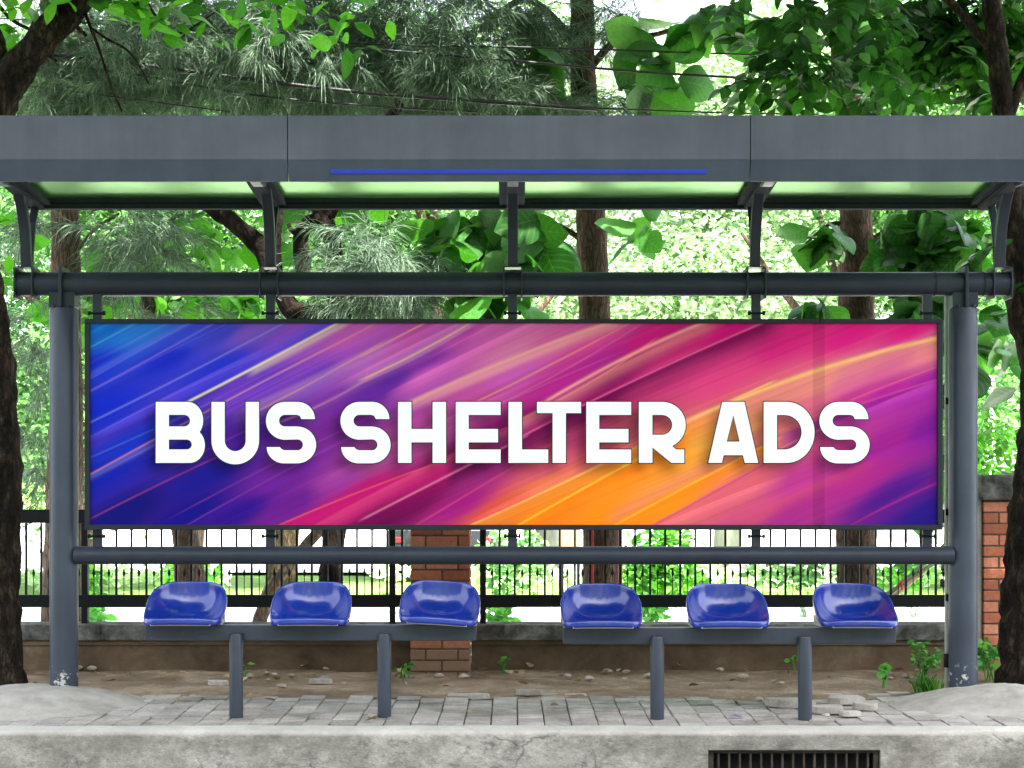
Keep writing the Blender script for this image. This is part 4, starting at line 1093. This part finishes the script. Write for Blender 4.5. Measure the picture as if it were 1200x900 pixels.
for label, px, D, cr, mat, sz in BG:
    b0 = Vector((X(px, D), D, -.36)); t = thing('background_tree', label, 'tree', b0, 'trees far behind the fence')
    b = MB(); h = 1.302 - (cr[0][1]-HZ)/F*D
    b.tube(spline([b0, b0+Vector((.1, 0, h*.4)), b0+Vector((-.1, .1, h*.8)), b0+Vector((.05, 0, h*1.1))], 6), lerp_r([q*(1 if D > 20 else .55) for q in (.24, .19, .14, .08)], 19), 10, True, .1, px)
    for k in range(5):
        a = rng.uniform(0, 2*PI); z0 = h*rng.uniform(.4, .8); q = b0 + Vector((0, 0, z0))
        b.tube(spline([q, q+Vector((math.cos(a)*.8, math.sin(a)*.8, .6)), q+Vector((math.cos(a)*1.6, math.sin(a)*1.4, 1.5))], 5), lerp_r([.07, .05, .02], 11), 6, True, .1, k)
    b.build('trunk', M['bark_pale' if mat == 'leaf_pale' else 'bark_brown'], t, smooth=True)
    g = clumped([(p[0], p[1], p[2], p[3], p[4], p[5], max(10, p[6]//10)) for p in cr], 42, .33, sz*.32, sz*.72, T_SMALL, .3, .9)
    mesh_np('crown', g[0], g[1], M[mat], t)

# ================================================================== PLANTS
def plant(label, px, py, D, specs, mat, smin, smax, tmpl, z=0, name='weed', cat='plant', group=None, stems=6, droop=-.1):
    p = P(px, py, D); t = thing(name, label, cat, (p.x, p.y, z), group)
    b = MB()
    for k in range(stems):
        s = specs[k % len(specs)]; q = blob(s[0], s[1], s[2], s[3]*.7, s[4]*.7, s[5]*.7, 1)[0]
        base = Vector((p.x + rng.normal()*.02, p.y + rng.normal()*.02, z-.02)); q = Vector(q)
        b.tube([base, base.lerp(q, .5) + Vector((0, 0, .02)), q], [.005, .004, .002], 5)
    b.build('stem', M['weed'], t)
    g = leaf_cloud(specs, smin, smax, tmpl, droop, .9); mesh_np('foliage', g[0], g[1], mat, t); return t
plant('leafy green weed against the wall left of the right column', 1082, 795, 10.75, [(1083,774,10.75,19,13,.12,80),(1076,757,10.8,9,8,.08,24),(1098,768,10.8,8,10,.08,16)], M['weed'], .025, .06, T_ELL, stems=9)
plant('small broad-leaved weed in the dirt left of the grass tuft', 1037, 792, 10.4, [(1037,785,10.4,11,11,.06,9)], M['weed'], .05, .09, T_BROAD, stems=4)
plant('leafy weed right of the right column at the foot of the pillar', 1160, 790, 10.7, [(1160,768,10.7,13,18,.1,46),(1152,762,10.6,6,14,.06,14)], M['weed'], .04, .09, T_ELL, stems=6)
plant('little fern-like weed beside the foot of the middle brick pillar', 474, 793, 10.85, [(474,783,10.85,8,8,.05,16)], M['weed'], .03, .06, T_ELL, stems=4)
plant('tiny two-leaved seedling right of the middle brick pillar', 590, 790, 11.1, [(590,775,11.1,5,5,.03,5)], M['weed'], .03, .06, T_BROAD, stems=2)
plant('tiny seedling on the wall face above the right bench post', 928, 786, 11.1, [(928,772,11.1,5,3,.03,6)], M['weed'], .03, .05, T_BROAD, stems=2)
plant('thin seedling behind the first bench post', 288, 800, 10.7, [(288,782,10.7,3,8,.03,5)], M['weed'], .03, .06, T_ELL, stems=2)
plant('short grass tuft at the foot of the left tree trunk', 35, 815, 10.0, [(35,806,10.0,7,6,.06,14)], M['weed'], .04, .07, T_ELL, stems=3)
# grass tuft by the right mound
t = thing('grass_tuft', 'bright green grass tuft growing beside the right cement mound', 'grass', tuple(P(1085, 802, 10.05).xy) + (0,))
N = 150; c = np.array(P(1085, 802, 10.05))[None] + rng.normal(size=(N, 3))*np.array([[.035, .03, 0]]); c[:, 2] = -.01
a = rng.normal(size=(N, 3))*.3; a[:, 2] = 1; nm = rng.normal(size=(N, 3)); nm[:, 2] = .1
blade = leaf_template([.02, .026, .03, .03, .028, .025, .02, .014, .008, .002], .2, .35)
g = leaves(c, norm(a), norm(nm), rng.uniform(.06, .14, N), blade); mesh_np('blades', g[0], g[1], M['leaf_bright'], t)
# shrubs and border behind the fence
SB = [('bright leafy shrub behind the fence above the fourth seat', 775, 690, 16.5, [(775,660,16.5,52,50,.5,900),(750,690,16.3,26,40,.4,260)], 'leaf_bright'),
      ('low bright shrub behind the fence left of the first seat', 215, 700, 17, [(222,676,17,34,24,.4,300)], 'leaf_bright'),
      ('yellow-green shrub behind the fence, left end', 95, 700, 18, [(90,682,18,34,22,.4,240)], 'leaf_bright'),
      ('pale green shrub behind the fence right of the middle pillar', 590, 700, 18, [(600,658,18,46,44,.5,520)], 'leaf_mid'),
      ('dark leafy plant in the gap under the fence rail, right of the middle pillar', 585, 728, 15, [(585,716,15,16,16,.3,120)], 'weed'),
      ('dark shrub stem and leaves under the rail below the bright shrub', 765, 728, 15.2, [(765,714,15.2,14,14,.3,120)], 'weed'),
      ('grass-like clump under the fence rail near the left column', 112, 730, 15, [(112,722,15,14,12,.3,90)], 'weed'),
      ('low green shrub behind the fence above the sixth seat', 945, 700, 19, [(930,668,19,60,22,.5,330)], 'leaf_mid'),
      ('low green shrub behind the fence below the bamboo poles', 1070, 700, 19, [(1060,672,19,46,20,.5,260)], 'leaf_bright')]
for label, px, py, D, specs, mat in SB:
    plant(label, px, py, D, specs, M[mat], .07, .14, T_ELL, z=-.34, name='shrub', cat='shrub', group='shrubs behind the fence', stems=8, droop=0)
sp = []
for k in range(40):
    px = -150 + k*36
    if 265 < px < 430: continue
    sp.append((px + rng.uniform(-8, 8), 676 + rng.uniform(-6, 8), 25 + rng.uniform(-2, 2), 30, 13, .8, 60))
g = leaf_cloud(sp, .12, .24, T_SMALL, -.1, .8); o = mesh_np('ground_cover', g[0], g[1], M['cover']); o['kind'] = 'stuff'; o['label'] = 'pale green border of low plants beyond the fence'

# bare twigs and leaf litter on the dirt and paving
litter = [(random.uniform(60, 1110), random.triangular(776, 812, 792)) for _ in range(64)] + [(random.uniform(200, 1000), random.uniform(812, 850)) for _ in range(12)] + [(445,782),(585,776),(608,793),(165,781),(330,806),(405,806),(645,790),(690,796),(735,800),(855,802),(870,794),(620,806),(700,781),(315,798),(285,802),(560,790),(760,793),(820,806)]
LEAFM = rough_mat('dry_leaf', [(.3, (.2,.12,.06)), (.7, (.45,.34,.2))], 8, .9)
for i, (px, py) in enumerate(litter):
    D = EYE*F/(py-HZ); p = P(px, py, D); s = random.uniform(.03, .085)
    if i % 3 == 2:
        b = MB(); vs = []; 
        bm = bmesh.new(); bmesh.ops.create_icosphere(bm, subdivisions=2, radius=1)
        for v_ in bm.verts: v_.co *= 1 + .35*noise.noise(v_.co*1.4 + Vector((i*3.1, 0, 0)))
        b.add([(p.x + v_.co.x*s*.42, p.y + v_.co.y*s*.4, .008 + v_.co.z*s*.22) for v_ in bm.verts], [[q.index for q in f.verts] for f in bm.faces]); bm.free()
        o = b.build('stone', M['stone'], smooth=True, angle=35)
        tagp(o, 'small stone lying on the dirt strip by the low wall', 'stone', 'stones on the dirt')
    else:
        a_, n_ = rand_axes(1, 0, 3); a_[:, 2] *= .2; n_[:, 1] += .4
        g = leaves(np.array(p)[None]*np.array([[1, 1, 0]]) + np.array([[0, 0, .022]]), a_, n_, np.array([s]), leaf_template([.03,.18,.28,.34,.36,.34,.29,.21,.11,.01], .5, -.2))
        o = mesh_np('fallen_leaf', g[0], g[1], LEAFM); tagp(o, 'dry brown leaf fallen on the dirt strip', 'leaf', 'fallen leaves on the dirt')
# broken pavers
for (px, py, w, d, h, rz, lab) in [(925,829,.30,.16,.045,6,'longest loose broken paver, left of the right bench post'), (968,836,.19,.13,.04,-8,'loose broken paver chunk in front, beside the right bench post'),
                             (990,825,.24,.15,.04,14,'flat broken paver behind the small chunks'), (1012,832,.15,.12,.035,-20,'broken paver piece nearest the right cement mound'), (996,840,.13,.08,.03,24,'small dark paver shard in front of the broken pieces')]:
    D = EYE*F/(py-HZ); p = P(px, py, D); b = MB()
    Mx = Matrix.Translation((p.x, p.y, h*.5+.004)) @ Matrix.Rotation(math.radians(rz), 4, 'Z') @ Matrix.Rotation(random.uniform(-.06, .06), 4, 'Y')
    n = 9; top = []; 
    for k in range(n):
        a = 2*PI*k/n; r = 1/max(abs(math.cos(a))/1.0, abs(math.sin(a))/1.0)*random.uniform(.82, 1.0)
        top.append((math.cos(a)*r*w/2, math.sin(a)*r*d/2))
    vs = [Mx @ Vector((x, y, -h/2)) for x, y in top] + [Mx @ Vector((x*.97, y*.97, h/2+random.uniform(-.004, .004))) for x, y in top]
    b.add(vs, [tuple(range(n))[::-1], tuple(range(n, 2*n))] + [(k, (k+1) % n, n+(k+1) % n, n+k) for k in range(n)])
    o = b.build('broken_paver', M['paver'], bevel=.004); tagp(o, lab, 'broken paver', 'broken pavers by the right mound')
for (px, py, w, lab) in [(620,812,.2,'crumbled paver edge in the gap before the dirt'), (560,817,.15,'loose paver fragment lying in the gap left of the fourth seat'), (375,799,.19,'thin grey slab fragment lying on the dirt behind the second bench post'), (255,801,.16,'flat grey slab shard on the dirt left of the first bench post')]:
    D = EYE*F/(py-HZ); p = P(px, py, D); b = MB(); n = 11; h = .02
    top = [(math.cos(2*PI*k/n)*w/2*random.uniform(.6, 1), math.sin(2*PI*k/n)*.06*random.uniform(.5, 1)) for k in range(n)]
    b.add([(p.x+x, p.y+y, -.01) for x, y in top] + [(p.x+x*.95, p.y+y*.95, h) for x, y in top], [tuple(range(n))[::-1], tuple(range(n, 2*n))] + [(k, (k+1) % n, n+(k+1) % n, n+k) for k in range(n)])
    o = b.build('broken_paver', M['paver'], bevel=.003); tagp(o, lab, 'broken paver', 'paver fragments along the dirt')
# small purple wrapper on the paving
p = P(862, 842, EYE*F/(842-HZ)); b = MB()
b.add([(p.x-.035,p.y,.004),(p.x-.01,p.y-.01,.018),(p.x+.02,p.y,.008),(p.x+.04,p.y-.005,.004),(p.x-.03,p.y+.03,.006),(p.x-.005,p.y+.025,.022),(p.x+.025,p.y+.03,.012),(p.x+.04,p.y+.02,.005)], [(0,1,5,4),(1,2,6,5),(2,3,7,6)])
o = b.build('candy_wrapper', plain('purple_foil', (.12,.03,.3), .3)); tagp(o, 'small crumpled purple wrapper on the paving between the right bench posts', 'wrapper')

# ================================================================== THINGS BEHIND
# overhead cables
for i, (pts, D, r, lab) in enumerate([
  ([(-60,50),(150,74),(300,94),(420,108),(500,114),(700,128)], 11.8, .016, 'thickest black overhead cable crossing the casuarina above the canopy'),
  ([(-60,60),(150,86),(300,112),(450,125),(560,131)], 11.9, .009, 'thin black cable just below the thickest overhead cable'),
  ([(-60,18),(150,30),(300,41),(450,52),(640,56),(850,63),(1000,69),(1260,82)], 11.9, .007, 'uppermost thin overhead cable crossing the whole frame'),
  ([(440,58),(600,71),(750,84),(900,93),(1060,103),(1260,118)], 11.8, .009, 'dark overhead cable sloping down past the straight brown trunk'),
  ([(-60,92),(60,104),(160,117),(270,131)], 11.9, .005, 'lowest fine overhead cable at the left above the canopy'),
  ([(850,90),(1000,112),(1260,118)], 12, .005, 'fine overhead cable at the right behind the dark leaves'),
  ([(700,127),(840,132),(960,134)], 12, .006, 'low cable just over the canopy edge right of centre')]):
    b = MB(); b.tube(spline([P(px, py, D) for px, py in pts], 5), r, 6)
    o = b.build('overhead_cable', M['cable'], smooth=True); tagp(o, lab, 'cable', 'overhead cables')
# conduit beside the right column
x = X(1109.5, 9.8); t = thing('conduit_pipe', 'thin pale conduit running up beside the right shelter column', 'conduit', (x, 9.8, 0))
b = MB(); b.tube([(x, 9.8, 0.02), (x, 9.8, Z(345, 9.8))], .013, 10); b.build('pipe', M['conduit'], t, smooth=True)
b = MB(); b.tube([(x, 9.8, Z(782, 9.8)), (x, 9.8, Z(766, 9.8))], .018, 10); b.build('sleeve', M['fence'], t, smooth=True)
for py in (470, 600, 700):
    b = MB(); b.box(x-.012, x+.05, 9.775, 9.784, Z(py+4, 9.8), Z(py-4, 9.8)); b.build('clip', M['fence'], t)
# bamboo poles tied with a red ribbon
bm_ = plain('green_bamboo', (.07,.11,.03), .5); bb_ = plain('dry_bamboo', (.25,.17,.08), .6)
for (pts, mat, lab) in [([(1046,692),(1092,662),(1130,640)], bm_, 'green bamboo pole leaning behind the fence, lower of the three'), ([(1050,690),(1080,663),(1110,636)], bm_, 'dark green bamboo pole leaning steeply behind the fence'), ([(1060,688),(1085,668),(1102,650)], bb_, 'brown dry bamboo pole between the two green ones')]:
    p3 = [P(px, py, 12.2 + .1*i) for i, (px, py) in enumerate(pts)]; d = (p3[0]-p3[-1]).normalized(); p3 = [p3[0] + d*.55] + p3; b = MB()
    b.tube(spline(p3, 4), .016, 8); o = b.build('bamboo_pole', mat, smooth=True); tagp(o, lab, 'bamboo pole', 'bamboo poles behind the fence')
b = MB(); p = P(1057, 682, 12.15); b.tube([p + Vector((-.03, 0, -.05)), p + Vector((-.012, -.02, 0)), p + Vector((.02, -.02, .02)), p + Vector((.03, 0, .03))], .009, 6); b.tube([p+Vector((-.01,-.02,0)), p + Vector((-.005, -.03, -.06))], .006, 6)
o = b.build('red_tie', plain('red_cloth', (.55,.05,.04), .7)); tagp(o, 'red cloth tie knotted round the bamboo poles', 'tie')
# red posts beside the brown trunk
for px, lab in ((693.5, 'thin red post in front of the brown trunk, left one'), (727, 'thin red post at the right edge of the brown trunk')):
    x = X(px, 12.5); b = MB(); b.box(x-.014, x+.014, 12.49, 12.52, -.34, 1.15); o = b.build('red_post', plain('red_paint', (.33,.035,.025), .5), bevel=.003); tagp(o, lab, 'post', 'red posts')
# orange board
D = 16; t = thing('notice_board', 'small orange and yellow board on posts behind the fence', 'notice board', (X(667, D), D, -.3))
b = MB(); b.box(X(657, D), X(680, D), D, D+.03, Z(642, D), Z(600, D)); b.build('panel', plain('orange_panel', (.62,.4,.16), .6), t, bevel=.004)
for px in (659, 678):
    b = MB(); b.box(X(px, D)-.015, X(px, D)+.015, D+.031, D+.06, -.32, Z(602, D)); b.build('post', M['fence'], t)
# parked car seen through the pickets
D = 28.2; cx = X(524, D); G = -.33
t = thing('parked_car', 'dark parked car with red tail lights, seen from behind beside the brick pillar', 'car', (cx, D, G))
prof = [(-2.1,.28),(-2.12,.55),(-2.0,.78),(-1.25,.9),(-.75,1.33),(-.3,1.45),(.75,1.44),(1.35,1.02),(1.95,.95),(2.1,.8),(2.12,.35),(1.95,.25),(-1.95,.22)]
b = MB(); K = len(prof); vs = []
for y in (-.82, -.86, .86, .82):
    vs += [(cx + px_*(1 if abs(y) == .86 else .97), D + y*(1 if z_ < .95 else .84), G + z_) for px_, z_ in prof]
fs = [(r*K+k, r*K+(k+1) % K, (r+1)*K+(k+1) % K, (r+1)*K+k) for r in range(3) for k in range(K)] + [tuple(range(K)), tuple(range(3*K, 4*K))[::-1]]
b.add(vs, fs); b.build('body', plain('dark_car_paint', (.025,.028,.035), .25), t, bevel=.03)
gl_ = plain('car_glass', (.05,.06,.065), .1)
for sy in (-1, 1):
    for (a0, a1, b0_, b1_) in ((-.95,.1,-.62,.1), (.16,1.12,.16,.72)):
        b = MB(); b.add([(cx+a0, D+sy*.868, G+.97),(cx+a1, D+sy*.868, G+.97),(cx+b1_, D+sy*.745, G+1.36),(cx+b0_, D+sy*.745, G+1.36)], [(0,1,2,3)]); b.build('side_window', gl_, t, solid=.01)
    for xx in (-1.35, 1.3):
        b = MB(); b.tube([(cx+xx, D+sy*.9, G+.31), (cx+xx, D+sy*.68, G+.31)], .31, 24); w = b.build('wheel', plain('tyre', (.02,.02,.02), .8), t)
        b = MB(); b.tube([(cx+xx, D+sy*.912, G+.31), (cx+xx, D+sy*.88, G+.31)], .19, 16); b.build('rim', M['seat_bracket'], w)
    b = MB(); b.box(cx+1.86, cx+2.13, D+sy*.7-.07, D+sy*.7+.07, G+.60, G+.70); b.build('tail_light', plain('tail_light', (.25,.012,.02), .2), t, bevel=.02)
b = MB(); b.add([(cx+1.36, D-.62, G+1.06),(cx+1.36, D+.62, G+1.06),(cx+.84, D+.58, G+1.42),(cx+.84, D-.58, G+1.42)], [(0,1,2,3)]); b.build('rear_window', gl_, t, solid=.012)
t.rotation_euler = (0, 0, -PI/2)
# buildings and pale walls far behind
pw = rough_mat('far_white_wall', [(.3, (.72,.71,.69)), (.7, (.84,.83,.81))], 1, .9); gy = rough_mat('far_grey_band', [(.3, (.24,.21,.19)), (.7, (.36,.33,.3))], 2, .9)
D = 40; x0, x1 = X(1100, D), X(1330, D)
t = thing('low_building', 'low pale building with grey roof band behind the right brick pillar', 'building', ((x0+x1)/2, D, -.36))
b = MB(); b.box(x0, x1, D, D+6, -.4, Z(560, D)); b.build('wall', pw, t)
b = MB(); b.box(x0-.3, x1+.3, D-.4, D+6.2, Z(552, D), Z(528, D)); rf = b.build('roof', gy, t, bevel=.02)
b = MB(); b.box(x0-.1, x1+.1, D-.2, D+6, Z(559.5, D), Z(552.5, D)); b.build('eaves', M['board_frame'], rf)
for xx in np.linspace(x0+.5, x1-.5, 5):
    b = MB(); b.box(xx-.5, xx+.5, D-.03, D-.004, .1, 1.1); w = b.build('window', M['board_frame'], t); b = MB(); b.box(xx-.42, xx+.42, D-.04, D-.031, .18, 1.02); b.build('pane', gl_, w)
D = 22; x = X(1161.5, D); b = MB(); b.tube([(x, D, -.35), (x, D, Z(440, D))], .05, 12); o = b.build('white_pole', plain('white_pole', (.8,.8,.8), .5), smooth=True); tagp(o, 'slim white pole rising behind the right brick pillar', 'pole')
D = 44; x0, x1 = X(120, D), X(460, D); t = thing('garden_wall', 'long pale garden wall far behind the fence on the left', 'wall', ((x0+x1)/2, D, -.4))
b = MB(); b.box(x0, x1, D, D+.25, -.4, Z(585, D)); b.build('wall_body', pw, t); b = MB(); b.box(x0-.05, x1+.05, D-.06, D+.31, Z(584.9, D), Z(578, D)); b.build('capping', gy, t)
D = 46; x0, x1 = X(560, D), X(1080, D); t = thing('garden_wall', 'long pale garden wall far behind the fence on the right', 'wall', ((x0+x1)/2, D, -.4))
b = MB(); b.box(x0, x1, D, D+.25, -.4, Z(605, D)); b.build('wall_body', pw, t); b = MB(); b.box(x0-.05, x1+.05, D-.06, D+.31, Z(604.9, D), Z(600, D)); b.build('capping', gy, t)

cc = np.stack([rng.uniform(-40, 40, 16000), rng.normal(-15, 1.4, 16000), 14*rng.random(16000)**.85 - .3], 1)  # unseen leaf mass behind the camera, added to darken reflections and deepen contrast
cc[:, 2] *= 1 + .16*np.sin(cc[:, 0]*.7) + .1*np.sin(cc[:, 0]*1.9)
a, nm = rand_axes(16000, .4, .8); g = leaves(cc, a, nm, rng.uniform(.5, 1.0, 16000), T_SMALL)
o = mesh_np('unseen_tree_row', g[0], g[1], M['shade_leaf']); o['kind'] = 'stuff'; o['label'] = 'unseen dense row of trees across the road, added for darker reflections'

# ================================================================== LIGHT, SKY, CAMERA
SUN_EL, SUN_AZ = 66, 150          # azimuth measured clockwise from +Y (north): from behind the camera, to its right
w = bpy.data.worlds.new('World'); scene.world = w; w.use_nodes = True
nt = w.node_tree; bg = nt.nodes['Background']
sk = nt.nodes.new('ShaderNodeTexSky'); sk.sky_type = 'NISHITA'; sk.sun_disc = False
sk.sun_elevation = math.radians(SUN_EL); sk.sun_rotation = math.radians(SUN_AZ)
sk.air_density = 1.0; sk.dust_density = 4.0; sk.ozone_density = 1.0; sk.altitude = 20
hs = nt.nodes.new('ShaderNodeHueSaturation'); hs.inputs['Saturation'].default_value = .45; nt.links.new(sk.outputs[0], hs.inputs['Color']); nt.links.new(hs.outputs[0], bg.inputs[0]); bg.inputs[1].default_value = .15
sl = bpy.data.lights.new('sun', 'SUN'); sl.energy = 4.0; sl.angle = math.radians(.5); sl.color = (1, .96, .9)
so = bpy.data.objects.new('sun', sl); COL.objects.link(so)
az, el = math.radians(SUN_AZ), math.radians(SUN_EL)
d = Vector((math.sin(az)*math.cos(el), math.cos(az)*math.cos(el), math.sin(el)))
so.rotation_euler = d.to_track_quat('Z', 'Y').to_euler()
cam = bpy.data.cameras.new('camera'); co = bpy.data.objects.new('camera', cam); COL.objects.link(co)
co.location = (0, 0, EYE); co.rotation_euler = (math.radians(90), 0, 0)
cam.sensor_width = 36; cam.lens = F/1200*36; cam.shift_y = (HZ-450)/1200; cam.clip_end = 2000; cam.clip_start = .05
scene.camera = co
vs_ = scene.view_settings; vs_.view_transform = 'Standard'; vs_.look = 'None'; vs_.exposure = 2.93; vs_.gamma = 1; vs_.use_curve_mapping = False
scene.render.engine = 'CYCLES'
cy = scene.cycles; cy.use_denoising = True; cy.max_bounces = 8; cy.transparent_max_bounces = 12; cy.sample_clamp_indirect = 6
